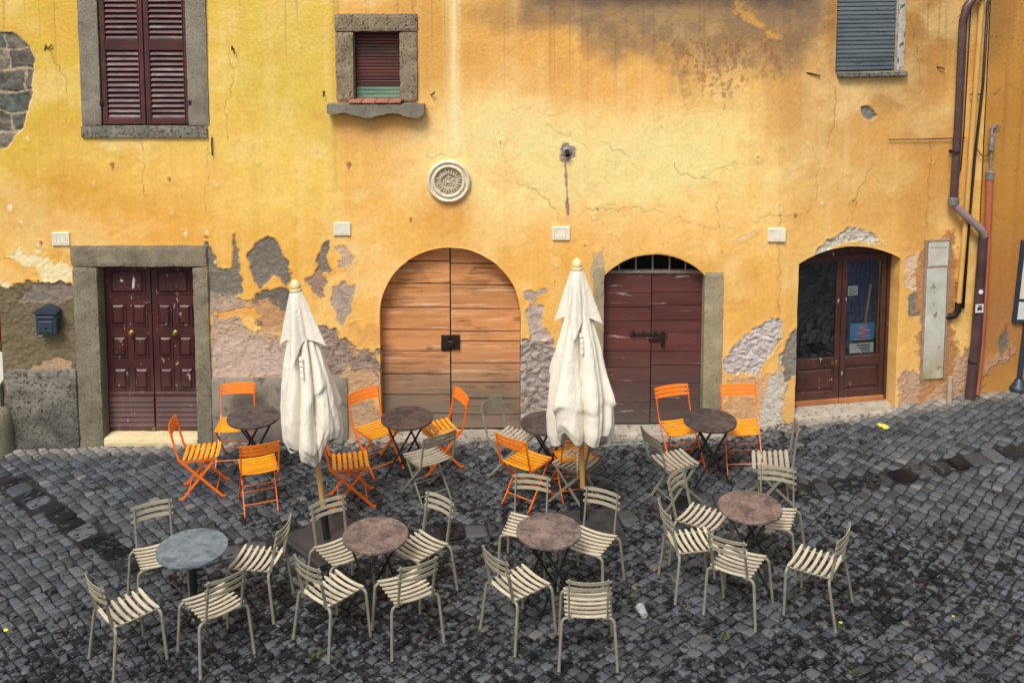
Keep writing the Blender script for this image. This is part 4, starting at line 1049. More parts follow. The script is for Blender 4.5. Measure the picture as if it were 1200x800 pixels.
for k in range(4):
    a = xv(409.5)+(xv(471)-xv(409.5))*k/4; ti.bbox(a+.003, a+(xv(471)-xv(409.5))/4-.003, -.145, .1, zt_+.012, zt_+.045+random.uniform(-.004, .004), .006)
part('sill_tiles', ti, MAT['terracotta'], win)
bl = MB(); zg = Zp(441,103); n = 17
for k in range(n):
    a = zg+(z1-zg)*k/n; bl.bbox(xv(415.5), xv(467.5), .1+random.uniform(-.002, .002), .115, a+.002, a+(z1-zg)/n-.003, .006)
part('roller_blind', bl, MAT['blind'], win)
bl = MB()
for k in range(3):
    a = zt_+.04+(zg-zt_-.04)*k/3; bl.bbox(xv(415.5), xv(467.5), .102, .118, a+.002, a+(zg-zt_-.04)/3-.003, .006)
part('blind_bottom', bl, MAT['blind_green'], win)
bb = MB(); bb.box(xv(412), xv(471), .13, .14, z0-.1, z1+.1); part('backing', bb, MAT['dark'], win)

# window three: grey roller shutter upper right
cw3 = w(1017, 45)[0]
def xz(p, y=45): return X(p, y, cw3)
sf = MB(); zs3 = Zp(1017,84)
sf.bbox(xz(980.5,85), xz(1061,85), -.07, .12, zs3-.055, zs3, .008)
win = part('window', sf, MAT['stone_dark'], HOUSE, wmat(cw3), label='upper window with a lowered grey roller shutter')
jm = MB(); jm.rough(xz(1051.5), xz(1060), -.02, .15, zs3+.002, 6.7, .05, .005, .01, 71); part('jamb', jm, MAT['white_worn'], win)
rs = MB(); n = 34; hh = .052
for k in range(n):
    a = zs3+.01+k*hh
    M = Matrix.Translation((0, .05, a+hh/2)) @ Matrix.Rotation(R(-9), 4, 'X')
    rs.bbox(xz(981.5), xz(1051), -.008, .006, -hh/2+.003, hh/2-.001, .005, M)
part('roller_shutter', rs, MAT['blind_grey'], win)
bb = MB(); bb.box(xz(979), xz(1053), .08, .09, zs3-.05, 6.6); part('backing', bb, MAT['dark'], win)

# ------------------------------------------------------------------ things on the facade
def text_mesh(txt, size, ext):
    cu = bpy.data.curves.new('t', 'FONT'); cu.body = txt; cu.size = size; cu.extrude = ext; cu.align_x = 'CENTER'; cu.align_y = 'CENTER'
    o = bpy.data.objects.new('t', cu); COL.objects.link(o); dg = bpy.context.evaluated_depsgraph_get()
    me = bpy.data.meshes.new_from_object(o.evaluated_get(dg)); bpy.data.objects.remove(o); return me
def wall_thing(name, label, cat, px, py, group=None):
    s, z = w(px, py); return thing(name, label, cat, wmat(s) @ Matrix.Translation((0, 0, z)), group)
md = wall_thing('stone_medallion', 'round carved limestone medallion with a rayed sun above the arched tan door', 'medallion', 526, 212)
RX = Matrix.Rotation(PI/2, 4, 'X')
mb = MB(); mb.lathe([(.262,-.01),(.265,.035),(.255,.05),(.238,.055),(.225,.045),(.218,.03),(.205,.028),(.198,.045),(.185,.052),(.172,.046),(.165,.024),(.160,.004)], 64, RX)
part('disc', mb, MAT['carved'], md, smooth=R(40))
mb = MB(); mb.lathe([(.161,.004),(.002,.003)], 48, RX); part('recess', mb, basic('grimy_limestone', lin(172,148,116), lin(196,174,142), 14, (.8,.95), .4, 90, .004), md)
mb = MB()
for k in range(24):
    a = 2*PI*k/24; L = .150 if k % 2 else .138; c_, s_ = math.cos(a), math.sin(a); wv = .0095
    p0 = Vector((c_*.094, 0, s_*.094)); p1 = Vector((c_*L, 0, s_*L)); t_ = Vector((-s_, 0, c_))
    vs = [p0-t_*wv, p0+t_*wv, p1+t_*wv*.6, p1-t_*wv*.6]
    mb.add([v + Vector((0, -.002, 0)) for v in vs] + [v*1.0 + Vector((0, -.032, 0)) for v in vs], [(4,5,6,7),(0,1,5,4),(1,2,6,5),(2,3,7,6),(3,0,4,7)])
mb.lathe([(.096,.002),(.095,.022),(.089,.024),(.087,.003)], 40, RX)
part('sun_rays', mb, MAT['carved'], md)
me = text_mesh('IHS', .105, .012); me.transform(Matrix.Translation((0, -.012, -.014)) @ RX); me.materials.append(MAT['carved']); part('monogram', me, None, md)
mb = MB(); mb.box(-.006, .006, -.026, -.002, .028, .078); mb.box(-.02, .02, -.025, -.002, .05, .061); part('cross', mb, MAT['carved'], md)
def tile(px, py, wpx, hpx, label, marks):
    t = wall_thing('wall_plaque', label, 'plaque', px, py, 'small white marble plaques on the yellow wall')
    s0, s1, z0, z1 = wr(px-wpx/2, py-hpx/2, px+wpx/2, py+hpx/2); hw, hz = (s1-s0)/2, (z1-z0)/2
    mb = MB(); mb.bbox(-hw, hw, -.028, .012, -hz, hz, .005); part('slab', mb, MAT['marble'], t)
    mk_ = MB()
    for (u0, v0, u1, v1) in marks: mk_.box(u0*hw, u1*hw, -.0295, -.0275, v0*hz, v1*hz)
    part('incised_marks', mk_, MAT['incise'], t)
MAT['incise'] = basic('incised_grey', lin(168,156,140), lin(188,178,160), 10, (.6,.8), 0)
tile(72, 279.5, 20.5, 15.5, 'white marble plaque left of the panelled plum door, above the mailbox', [(-.8,.62,.8,.68),(-.8,-.68,.8,-.62),(-.8,-.62,-.77,.62),(.77,-.62,.8,.62),(-.5,-.3,-.44,.4),(-.1,-.3,-.04,.4),(.3,.3,.6,.36),(.55,-.3,.6,.3)])
tile(401, 268, 20, 15, 'plain white marble plaque between the left umbrella and the small window', [(-.7,-.75,.7,-.71)])
tile(657.5, 273, 20.5, 15.5, 'white marble plaque with an incised box above the right umbrella', [(-.78,.66,.5,.72),(-.78,-.72,.5,-.66),(-.78,-.66,-.74,.66),(.46,-.66,.5,.66),(.62,.5,.8,.56),(.76,.2,.8,.5),(.62,.16,.8,.2),(-.6,.3,-.5,.36),(-.5,.36,-.44,.5)])
tile(910, 275, 20, 15.5, 'blank white marble plaque between plum plank door and glazed door', [(-.75,.72,-.4,.78),(-.75,.5,-.45,.56),(.2,.2,.4,.25),(-.5,-.7,.6,-.66)])
# mailbox
mx = wall_thing('mailbox', 'dark blue grey metal mailbox hanging left of the panelled door', 'mailbox', 59, 372)
mb = MB(); mb.bbox(-.125, .125, -.13, -.004, -.17, .09, .012); mb.bbox(-.085, .085, -.14, -.128, -.14, .0, .008); part('body', mb, MAT['mailbox'], mx)
mb = MB(); mb.prism([(-.145,.095),(.145,.095),(.145,.115),(.09,.15),(0,.185),(-.09,.15),(-.145,.115)], -.155, -.004); lid = part('lid', mb, MAT['mailbox'], mx)
mb = MB(); mb.bbox(-.1, .1, -.146, -.131, .035, .06, .004); part('slot_flap', mb, MAT['mailbox'], mx)
mb = MB(); mb.lathe([(.001,.012),(.01,.012),(.012,.002),(.013,0)], 12, Matrix.Translation((0, -.14, -.08)) @ RX); part('lock', mb, MAT['iron'], mx)
# spout stub
sp = wall_thing('iron_spout', 'short rusty iron spout stub in a grey cement patch', 'spout', 664.5, 178)
mb = MB(); mb.tube([(0, .02, .01), (0, -.05, .005), (0.004, -.085, -.025)], [.03,.03,.026], 10, False); mb.tube([(0, .02, .01), (0, -.045, .005), (0.004, -.08, -.025)], [.02,.02,.018], 10, False); part('pipe_end', mb, MAT['iron'], sp, smooth=True)
mb = MB(); mb.lathe([(.06,-.006),(.055,.016),(.03,.024),(.028,.016)], 14, RX); part('collar', mb, MAT['pipe_grey'], sp, smooth=True)
# iron hooks
for (px, py, pts, lb) in ((57, 55, [(-.05,0,-.04),(-.02,-.03,.02),(0,-.02,-.02),(.05,-.03,.03)], 'bent rusty iron hook left of the tall shuttered window'),
                          (273, 57, [(-.01,0,.03),(0,-.05,-.01),(.02,-.05,.01),(.03,-.05,-.06)], 'small rusty iron hook right of the tall shuttered window'),
                          (249, 172, [(0,-.004,.12),(0,-.03,.06),(0,-.02,-.1)], 'thin vertical iron pin below the tall shuttered window'),
                          (380, 110, [(0,.0,.03),(0,-.05,.03),(.0,-.05,-.03)], 'small iron shutter catch left of the small window'),
                          (507, 110, [(-.02,0,-.01),(0,-.05,0),(.03,-.05,.03)], 'small iron shutter catch right of the small window'),
                          (953, 87, [(-.09,-.003,.02),(-.03,-.02,.01),(.08,-.02,-.02)], 'flat rusty iron bracket left of the grey roller shutter'),
                          (1101, 80, [(-.04,-.003,.02),(0,-.03,.01),(.05,-.03,-.01)], 'small iron hook beside the top of the brown downpipe')):
    s, z = w(px, py); mb = MB(); mb.tube(pts, .0085, 6)
    single('iron_hook', mb, MAT['iron'], lb, 'hook', wmat(s) @ Matrix.Translation((0, 0, z)), 'rusty iron hooks in the wall')
# pipes (points surveyed on the wall, standing off it)
def wp(px, py, o): s, z = w(px, py); return wpos(s, z, o)
pp = thing('downpipe', 'dark purplish brown downpipe with a slanted elbow, between the two houses', 'downpipe', Matrix.Translation(wp(1131, 460, .07)))
I4 = Matrix.Identity(4)
mb = MB(); mb.tube([wp(1150,-8,.1), wp(1136,-4,.1), wp(1127,8,.1), wp(1123,24,.1), wp(1118,130,.1), wp(1112,234,.1)], .05, 14); part('upper_pipe', mb, MAT['pipe_brown'], pp, I4, smooth=R(50))
mb = MB(); mb.tube([wp(1112,232,.1), wp(1114,240,.12), wp(1143,266,.12), wp(1147,274,.11)], .05, 14); part('elbow_pipe', mb, basic('grey_mauve_pipe', lin(140,120,118), lin(164,144,140), 5, (.4,.6), .2, 50, .002), pp, I4, smooth=R(50))
mb = MB(); mb.lathe([(.058,-.05),(.066,-.045),(.066,.045),(.058,.05)], 16, Matrix.Translation(wp(1112,233,.1))); part('joint_collar', mb, MAT['pipe_grey'], pp, I4, smooth=R(40))
mb = MB(); mb.tube([wp(1147,270,.1), wp(1145,300,.1), wp(1138,400,.1), wp(1131,464,.1)], [.055,.06,.066,.066], 14); part('lower_pipe', mb, MAT['pipe_brown'], pp, I4, smooth=R(50))
for (px, py) in ((1113,176),(1135,420)):
    mb = MB(); mb.lathe([(.06,-.012),(.066,-.01),(.066,.01),(.06,.012)], 16, Matrix.Translation(wp(px, py, .1))); mb.bar(wp(px,py,.04), wp(px,py,-.02), .02, .02, (0,0,1)); part('bracket', mb, MAT['iron'], pp, I4)
sx_, sz_ = w(1138, 356)
mb = MB(); mb.bbox(-.055, .055, -.004, 0, -.055, .055, .001, wmat(sx_) @ Matrix.Translation((0, -.172, sz_))); stk = part('sticker', mb, MAT['paper'], pp, I4)
mb = MB(); mb.bbox(-.03, .035, -.0055, -.0045, -.022, .02, .0004, wmat(sx_) @ Matrix.Translation((0, -.172, sz_))); mb.bbox(-.02, .03, -.0055, -.0045, .025, .04, .0004, wmat(sx_) @ Matrix.Translation((0, -.172, sz_))); part('sticker_print', mb, MAT['ink'], pp, I4)
sx_, sz_ = w(1140, 337); mb = MB(); mb.lathe([(.001,.003),(.03,.003),(.031,0)], 16, wmat(sx_) @ Matrix.Translation((0, -.168, sz_)) @ RX); part('sticker', mb, MAT['paper'], pp, I4)
gp = thing('gas_pipe', 'thin ochre painted pipe ending in a dark iron elbow', 'pipe', Matrix.Translation(wp(1119, 370, .05)))
mb = MB(); mb.tube([wp(1148,-10,.06), wp(1136,150,.06), wp(1128,260,.06), wp(1120,356,.06)], .032, 12); part('pipe', mb, MAT['pipe_ochre'], gp, I4, smooth=R(50))
mb = MB(); mb.tube([wp(1120,354,.06), wp(1119.5,362,.06), wp(1116,368,.05), wp(1109,371,.0)], .038, 12); mb.lathe([(.036,-.03),(.044,-.028),(.044,.028),(.036,.03)], 12, Matrix.Translation(wp(1120,355,.06))); part('elbow', mb, MAT['iron'], gp, I4, smooth=R(50))
for py in (110, 330): 
    mb = MB(); x_ = 1148-(py+10)*28/366; mb.bar(wp(x_-5,py,.05), wp(x_+7,py,.05), .014, .014, (0,0,1)); part('bracket', mb, MAT['iron'], gp, I4)
for (pts, r, lb) in (([(1157,-10),(1150,100),(1141,180),(1134,260),(1127,360)], .018, 'thick black cable running down beside the ochre pipe'),
                     ([(1137,-10),(1132,80),(1128,150),(1124,200)], .008, 'thin black cable between brown downpipe and ochre pipe'),
                     ([(1040,163),(1090,162.5),(1130,161)], .006, 'thin dark wire running horizontally to the downpipe')):
    mb = MB(); mb.tube([wp(a, b, .03) for a, b in pts], r, 8); single('wall_cable', mb, MAT['cable'], lb, 'cable', None, 'cables on the wall by the downpipe', True)
op = thing('conduit_pipe', 'orange conduit pipe on the neighbouring wall with grey cap and junction', 'pipe', Matrix.Translation(wp(1140, 455, .05)))
mb = MB(); mb.tube([wp(1155,206,.09), wp(1151,300,.09), wp(1145,400,.09), wp(1139,458,.09)], .042, 12); part('pipe', mb, MAT['pipe_orange'], op, I4, smooth=R(50))
mb = MB(); mb.lathe([(.036,-.06),(.05,-.055),(.05,.04),(.02,.06)], 14, Matrix.Translation(wp(1155,203,.09))); part('cap', mb, MAT['pipe_grey'], op, I4, smooth=R(40))
mb = MB(); mb.tube([wp(1155.5,200,.09), wp(1157,178,.08)], .016, 8); mb.lathe([(.02,-.1),(.034,-.09),(.034,.06),(.024,.08)], 12, Matrix.Translation(wp(1157.5,166,.08))); mb.tube([wp(1157.5,158,.08), wp(1159,150,.06), wp(1168,147,0)], .014, 8); part('junction', mb, MAT['pipe_grey'], op, I4, smooth=R(45))
mb = MB(); mb.tube([wp(1143,174,.04), wp(1147,181,.05), wp(1153,182,.06), wp(1156,172,.08)], .007, 6); part('lead_wire', mb, MAT['cable'], op, I4, smooth=True)
# meter panel
s0, s1, z0, z1 = wr(1080, 283, 1104, 445)
sc_ = (s0+s1)/2; zmid = Zp(1100, 312)
mp_ = thing('meter_panel', 'tall narrow grimy white wall panel with rust, right of the glazed door', 'panel', wmat(sc_) @ Matrix.Translation((0, 0, z0)))
a, b = X(1083.5,360,sc_), X(1107.5,360,sc_); hb, ht = 0, z1-z0
zm = zmid-z0
mb = MB(); mb.bbox(a, b, -.02, .03, .02, zm-.012, .004); part('lower_door', mb, MAT['panel'], mp_)
mb = MB(); mb.bbox(a+.012, b+.006, -.018, .03, zm+.012, ht, .004); up_ = part('upper_door', mb, MAT['white_worn2'] if 'white_worn2' in MAT else basic('chalky_white_panel', lin(196,190,176), lin(216,212,200), 8, (.5,.7), .3, 50, .003, chips=(lin(160,128,96), .68, 14, (1,1,1))), mp_)
mb = MB()
for (q0, q1, r0, r1) in ((a-.03, a-.002, 0, ht+.03), (b+.008, b+.03, 0, ht+.03), (a-.002, b+.008, ht+.002, ht+.03), (a-.002, b+.008, zm-.01, zm+.01)): mb.bbox(q0, q1, -.024, .03, r0, r1, .004)
part('frame', mb, basic('rusty_grey_frame', lin(134,116,98), lin(160,140,118), 10, (.6,.8), .3, chips=(lin(140,84,44), .6, 12, (1,1,1))), mp_)
mb = MB()
for k, u in enumerate((.2,.36,.5,.66,.82)): mb.box(a+(b-a)*u, a+(b-a)*u+.014, -.0205, -.0185, ht-.085, ht-.07)
part('lettering', mb, MAT['ink'], mp_)
# stub drain at the foot of the panel
mb = MB(); p = wp(1107,468,.1); mb.tube([p+Vector((0,0,.34)), p+Vector((.0,0,.2)), p+Vector((0,0,-.02))], [.03,.034,.034], 10); ob = single('drain_stub', mb, basic('dirty_pipe', lin(150,132,110), lin(178,160,134), 10, (.6,.8), .3), 'short dirty pipe stub rising from the ground below the white panel', 'pipe', None, None, R(40))

# ------------------------------------------------------------------ notice board at the right edge
bx, by, bz = at_g(1193, 457)
nb = thing('notice_board', 'dark blue framed notice board on a post at the right edge', 'notice board', Matrix.Translation((bx, by, bz)) @ Matrix.Rotation(R(8), 4, 'Z') @ Matrix.Rotation(R(4), 4, 'Y'))
mb = MB(); mb.tube([(0,0,.02),(0,0,1.2)], .035, 14); part('post', mb, MAT['sign_blue'], nb, smooth=R(40))
mb = MB(); mb.lathe([(.12,0),(.125,.03),(.11,.06),(.075,.1),(.06,.14),(.04,.16)], 20); part('base', mb, MAT['sign_blue'], nb, smooth=R(40))
bw0, bw1, bz0, bz1 = -.20, .74, .90, 1.98
mb = MB()
for (q0, q1, r0, r1) in ((bw0, bw0+.05, bz0, bz1), (bw1-.05, bw1, bz0, bz1), (bw0+.05, bw1-.05, bz0, bz0+.05), (bw0+.05, bw1-.05, bz1-.05, bz1), (bw0+.05, bw1-.05, bz0+.28, bz0+.32)): mb.bbox(q0, q1, -.035, .035, r0, r1, .006)
mb.box(bw0+.04, bw1-.04, .0, .03, bz0+.02, bz1-.02); part('frame', mb, MAT['sign_blue'], nb)
mb = MB(); mb.box(bw0+.05, bw1-.05, -.03, -.005, bz0+.32, bz1-.05); part('map_sheet', mb, MAT['sign_face'], nb)
mb = MB(); mb.box(bw0+.05, bw1-.05, -.03, -.005, bz0+.05, bz0+.28); part('lower_sheet', mb, MAT['paper'], nb)
mb = MB(); mb.lathe([(.001,.004),(.03,.004),(.031,0)], 16, Matrix.Translation((bw0+.16, -.031, bz0+.17)) @ RX); 
for k in range(3): mb.box(bw0+.24, bw0+.6-.06*k, -.0335, -.0305, bz0+.2-k*.04, bz0+.212-k*.04)
part('emblem', mb, MAT['ink'], nb)

# ------------------------------------------------------------------ side lane at the left edge
tag(single('far_house', MB().box(-13, -7.6, 19, 25, -1, 9), MAT['far_wall'], 'dark house across the side lane beyond the left corner', 'house'))
bx, by, bz = at_g(8, 527)
mb = MB(); mb.lathe([(.17,-.06),(.175,.15),(.165,.35),(.14,.47),(.09,.55),(.03,.58),(.001,.58)], 18)
for i, v in enumerate(mb.v): mb.v[i] = tuple(np.array(v)*(1+.06*float(fbm(v[0]*9, v[2]*9+v[1]*7, 2, 4))))
single('stone_bollard', mb, MAT['stone_mossy'], 'stumpy weathered stone bollard at the left house corner', 'bollard', Matrix.Translation((bx-.07, by-.02, bz)), None, True)
cb = thing('red_cabinet', 'red cabinet with blue lid glimpsed beyond the left house corner', 'cabinet', Matrix.Translation((-7.35, 13.9, -.25)))
mb = MB(); mb.bbox(-.5, .5, -.4, .4, .95, 1.85, .03); part('body', mb, MAT['red_paint'], cb)
mb = MB(); mb.bbox(-.53, .53, -.43, .43, 1.852, 2.0, .05); part('lid', mb, MAT['blue_lid'], cb)
mb = MB(); mb.bbox(-.45, .45, -.36, .36, 0, .948, .02); part('base', mb, MAT['grey_paint'], cb)
gc = thing('grey_box', 'pale grey sloping metal box by the left house corner', 'box', Matrix.Translation((-6.75, 12.75, -.22)))
mb = MB(); mb.bbox(-.42, .42, -.3, .3, .12, .8, .03); part('body', mb, MAT['grey_paint'], gc)
mb = MB(); mb.add([(-.44,-.32,.802),(.44,-.32,.802),(.44,.32,.802),(-.44,.32,.802),(-.44,-.3,.83),(.44,-.3,.83),(.44,.32,1.0),(-.44,.32,1.0)], [(4,5,6,7),(0,1,5,4),(1,2,6,5),(2,3,7,6),(3,0,4,7)]); part('lid', mb, MAT['grey_paint'], gc)
for (a, b) in ((-.36,-.24),(.36,-.24),(-.36,.24),(.36,.24)):
    mb = MB(); mb.tube([(a,b,0),(a,b,.13)], .03, 8); part('foot', mb, MAT['black_metal'], gc)

# ------------------------------------------------------------------ chairs
def slat(mb, y0, y1, hw, zf, th=.008, n=8, ax='y', bend=.0):
    """strip across x from -hw to hw; zf(x) height, slight end rounding"""
    vs = []; fs = []
    for i in range(n+1):
        x = -hw + 2*hw*i/n; e = .25 if i in (0, n) else 0
        for (yy, zz) in ((y0+(y1-y0)*e, th/2), (y1-(y1-y0)*e, th/2), (y1-(y1-y0)*e, -th/2), (y0+(y1-y0)*e, -th/2)):
            vs.append((x, yy, zf(x)+zz))
    for i in range(n):
        for k in range(4): fs.append((i*4+k, (i+1)*4+k, (i+1)*4+(k+1) % 4, i*4+(k+1) % 4))
    fs += [(3,2,1,0), tuple(n*4+k for k in range(4))]
    mb.add(vs, fs)
def bslat(mb, z0, z1, hw, yf, th=.008, n=8):
    vs = []; fs = []
    for i in range(n+1):
        x = -hw + 2*hw*i/n; e = .22 if i in (0, n) else 0
        for (zz, yy) in ((z0+(z1-z0)*e, -th/2), (z1-(z1-z0)*e, -th/2), (z1-(z1-z0)*e, th/2), (z0+(z1-z0)*e, th/2)):
            vs.append((x, yf(x, zz)+yy, zz))
    for i in range(n):
        for k in range(4): fs.append((i*4+k, i*4+(k+1) % 4, (i+1)*4+(k+1) % 4, (i+1)*4+k))
    fs += [(0,1,2,3), tuple(n*4+k for k in (3,2,1,0))]
    mb.add(vs, fs)
def arcpts(a, corner, b, r, n=5):
    """polyline a-corner-b with the corner rounded"""
    a, c, b = Vector(a), Vector(corner), Vector(b); u = (a-c).normalized()*r; v = (b-c).normalized()*r; out = [a]
    for i in range(n+1):
        t = i/n; out.append(c + u*(1-t)**2 + v*t**2)
    return out+[b]
def make_tube_chair():
    t = thing('slat_chair', 'x', 'chair', None, 'beige tube-legged slat chairs')
    mb = MB(); n = 7
    for k in range(n):
        y = -.18+.365*k/(n-1); dip = .005*((k-3)/3)**2
        slat(mb, y-.0155, y+.0155, .195, lambda x: .452+dip - .022*(1-(x/.195)**2), .009)
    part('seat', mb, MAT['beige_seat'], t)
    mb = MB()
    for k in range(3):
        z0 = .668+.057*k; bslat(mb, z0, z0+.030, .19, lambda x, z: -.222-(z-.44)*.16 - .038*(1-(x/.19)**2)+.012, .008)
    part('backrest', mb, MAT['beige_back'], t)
    for s in (-1, 1):
        mb = MB(); mb.tube([(s*.162,-.2,.43),(s*.162,.19,.43)], .010, 8); part('seat_rail', mb, MAT['beige_frame'], t, smooth=R(50))
        mb = MB(); mb.bar((s*.160,-.196,.425), (s*.162,-.276,.815), .026, .014); part('back_upright', mb, MAT['beige_frame'], t)
        mb = MB(); mb.tube(arcpts((s*.12,-.185,.432), (s*.218,-.195,.432), (s*.245,-.25,0), .05), .0142, 9); part('leg', mb, MAT['beige_frame'], t, smooth=R(50))
        mb = MB(); mb.tube(arcpts((s*.12,.185,.432), (s*.212,.195,.432), (s*.232,.225,0), .05), .0142, 9); part('leg', mb, MAT['beige_frame'], t, smooth=R(50))
    return t
def make_folding_chair():
    t = thing('folding_chair', 'x', 'chair', None, 'orange slatted folding chairs')
    mb = MB(); n = 7
    for k in range(n):
        y = -.165+.35*k/(n-1)
        slat(mb, y-.0195, y+.0195, .2, lambda x: .455 - .014*(1-(x/.2)**2)+ .006*abs(k-3)/3, .008)
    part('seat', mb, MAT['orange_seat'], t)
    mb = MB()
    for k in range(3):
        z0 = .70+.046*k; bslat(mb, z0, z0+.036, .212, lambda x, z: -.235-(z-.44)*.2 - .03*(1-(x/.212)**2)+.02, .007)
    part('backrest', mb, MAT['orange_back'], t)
    for s in (-1, 1):
        mb = MB(); mb.bar((s*.198,-.295,.825), (s*.198,-.215,.47), .022, .011); mb.bar((s*.198,-.2155,.472), (s*.198,.235,.012), .027, .0112); mb.bar((s*.198,.228,.012), (s*.198,.268,.012), .022, .0114); part('long_leg', mb, MAT['orange_frame'], t)
        mb = MB(); mb.bar((s*.176,.175,.44), (s*.176,-.2,.012), .026, .010); mb.bar((s*.176,-.194,.0121), (s*.176,-.236,.0121), .022, .0102); part('short_leg', mb, MAT['orange_frame'], t)
        mb = MB(); mb.bar((s*.187,-.185,.437), (s*.187,.19,.437), .020, .010); part('seat_bar', mb, MAT['orange_frame'], t)
    for (y, z, hx) in ((.172,.085,.197),(-.135,.092,.175),(-.005,.238,.175)):
        mb = MB(); mb.tube([(-hx,y,z),(hx,y,z)], .006, 7); part('stretcher', mb, MAT['orange_frame'], t, smooth=R(50))
    return t
def facing(dx, dy): return math.atan2(dy, dx)-PI/2
def seat_place(px, py, dx, dy, seat_h=.45):
    x, y, g = at_g(px, py, seat_h)
    # let the four feet find the sloping paving
    e = .2; gx = float(G(x+e, y)-G(x-e, y))/(2*e); gy = float(G(x, y+e)-G(x, y-e))/(2*e)
    nrm = Vector((-gx, -gy, 1)).normalized(); q = Vector((0,0,1)).rotation_difference(nrm).to_matrix().to_4x4()
    return Matrix.Translation((x, y, g+.004)) @ q @ Matrix.Rotation(facing(dx, dy), 4, 'Z')
tube_proto = make_tube_chair(); fold_proto = make_folding_chair(); index_children()
TUBE = [ # seat centre in the photograph, facing
 (186,650, .49,-.87, 'beige slat chair behind the blue grey pedestal table, its back to the wall'),
 (150,713, .72,.69, 'leftmost beige slat chair, front left of the blue grey table, seen from behind'),
 (250,706, -.66,.75, 'beige slat chair in front of the blue grey table, seen from behind'),
 (301,655, -.98,.15, 'beige slat chair right of the blue grey table, seen side-on'),
 (400,645, .60,-.80, 'beige slat chair behind left of the mauve table, beside the left umbrella pole'),
 (492,640, -.66,-.75, 'beige slat chair behind right of the mauve table near the left umbrella'),
 (390,690, .67,.75, 'beige slat chair front left of the mauve table beside the left umbrella, seen from behind'),
 (476,688, -.49,.87, 'beige slat chair front right of the mauve table near the left umbrella, seen from behind'),
 (617,616, -.23,-.97, 'beige slat chair behind left of the mauve table by the right umbrella pole'),
 (692,634, -.48,-.87, 'beige slat chair beside the right umbrella pole, behind the middle mauve table'),
 (609,683, .78,.62, 'beige slat chair front left of the mauve table by the right umbrella, seen from behind'),
 (688,706, .02,1.0, 'beige slat chair at the front centre, seen straight from behind'),
 (825,606, .82,-.57, 'beige slat chair behind left of the right-hand mauve table, its seat turned right'),
 (812,634, .985,.17, 'beige slat chair left of the right-hand mauve table, back edge-on'),
 (868,658, .55,.83, 'beige slat chair in front of the right-hand mauve table, seen from behind'),
 (959,658, -.82,.57, 'rightmost beige slat chair, front right of the mauve table, on its own'),
 (910,605, -.41,-.91, 'beige slat chair behind right of the right-hand mauve table, facing the camera')]
FOLD = [
 (276,497, .06,-1.0, 'orange folding chair against the grey plinth, behind the leftmost dark table'),
 (237,530, .98,.16, 'orange folding chair left of the leftmost dark table, seen side-on'),
 (303,546, -.33,.94, 'orange folding chair in front of the leftmost dark table, seen from behind'),
 (442,503, .62,-.78, 'orange folding chair left of the dark table before the arched door'),
 (515,502, -.9,-.43, 'orange folding chair right of the dark table before the arched door'),
 (410,541, .98,.2, 'orange folding chair right of the left umbrella, its back under the canopy'),
 (618,540, .6,.8, 'orange folding chair left of the right umbrella, seen from behind'),
 (671,531, -.25,.97, 'orange folding chair half hidden behind the right umbrella canopy'),
 (801,500, .15,-.99, 'orange folding chair in front of the plum plank door'),
 (874,500, -.19,-.98, 'orange folding chair against the peeling wall right of the plum plank door')]
GREY = [
 (501,536, -.56,.83, 'pale grey folding chair in front of the table before the arched door'),
 (601,512, .85,-.53, 'pale grey folding chair at the foot of the arched door, right side'),
 (676,541, -.82,.57, 'pale grey folding chair behind the right umbrella pole'),
 (792,540, .93,.37, 'pale grey folding chair left of the dark table before the plum plank door'),
 (910,539, -.98,.20, 'pale grey folding chair right of the dark table, its thin back edge-on')]
first = True
for i, (px, py, dx, dy, lb) in enumerate(TUBE):
    M = seat_place(px, py, dx, dy)
    if i == 0: tube_proto.matrix_basis = M; tube_proto['label'] = lb
    else: copy_tree(tube_proto, M, lb)
for i, (px, py, dx, dy, lb) in enumerate(FOLD):
    M = seat_place(px, py, dx, dy)
    if i == 0: fold_proto.matrix_basis = M; fold_proto['label'] = lb
    else: copy_tree(fold_proto, M, lb)
gm = {'orange_chair_paint': MAT['grey_frame'], 'sky_lit_orange_seat_paint': MAT['grey_seat'], 'bright_orange_back_paint': MAT['grey_frame']}
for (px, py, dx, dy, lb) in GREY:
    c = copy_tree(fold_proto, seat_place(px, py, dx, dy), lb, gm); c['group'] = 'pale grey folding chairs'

# ------------------------------------------------------------------ tables
def table_top(mat, t, z=.72, r=.3):
    mb = MB(); mb.lathe([(.001,z-.012),(r-.02,z-.012),(r-.012,z-.024),(r-.002,z-.024),(r,z-.012),(r-.001,z-.003),(r-.006,z),(r-.016,z-.002),(r-.03,z-.003),(.001,z-.003)], 56)
    return part('tabletop', mb, MAT[mat], t, smooth=R(50))
def make_bistro(mat):
    t = thing('bistro_table', 'x', 'table', None, 'round folding bistro tables')
    table_top(mat, t)
    for s in (-1, 1):
        mb = MB(); mb.bar((-.185,s*.165,.697), (.215,s*.165,.004), .022, .010, (0,1,0)); part('leg', mb, MAT['black_metal'], t)
        mb = MB(); mb.bar((.185,s*.148,.697), (-.215,s*.148,.004), .022, .010, (0,1,0)); part('leg', mb, MAT['black_metal'], t)
    for (x, z, hy) in ((.17,.082,.163),(-.17,.082,.146),(-.18,.69,.163),(.18,.69,.146),(0.0,.376,.146)):
        mb = MB(); mb.tube([(x,-hy,z),(x,hy,z)], .006, 7); part('stretcher', mb, MAT['black_metal'], t)
    return t
td = make_bistro('top_dark'); tb = make_bistro('top_brown'); index_children()
def table_place(px, py, rot):
    x, y, g = at_g(px, py, .72); return Matrix.Translation((x, y, g+.004)) @ Matrix.Rotation(R(rot), 4, 'Z')
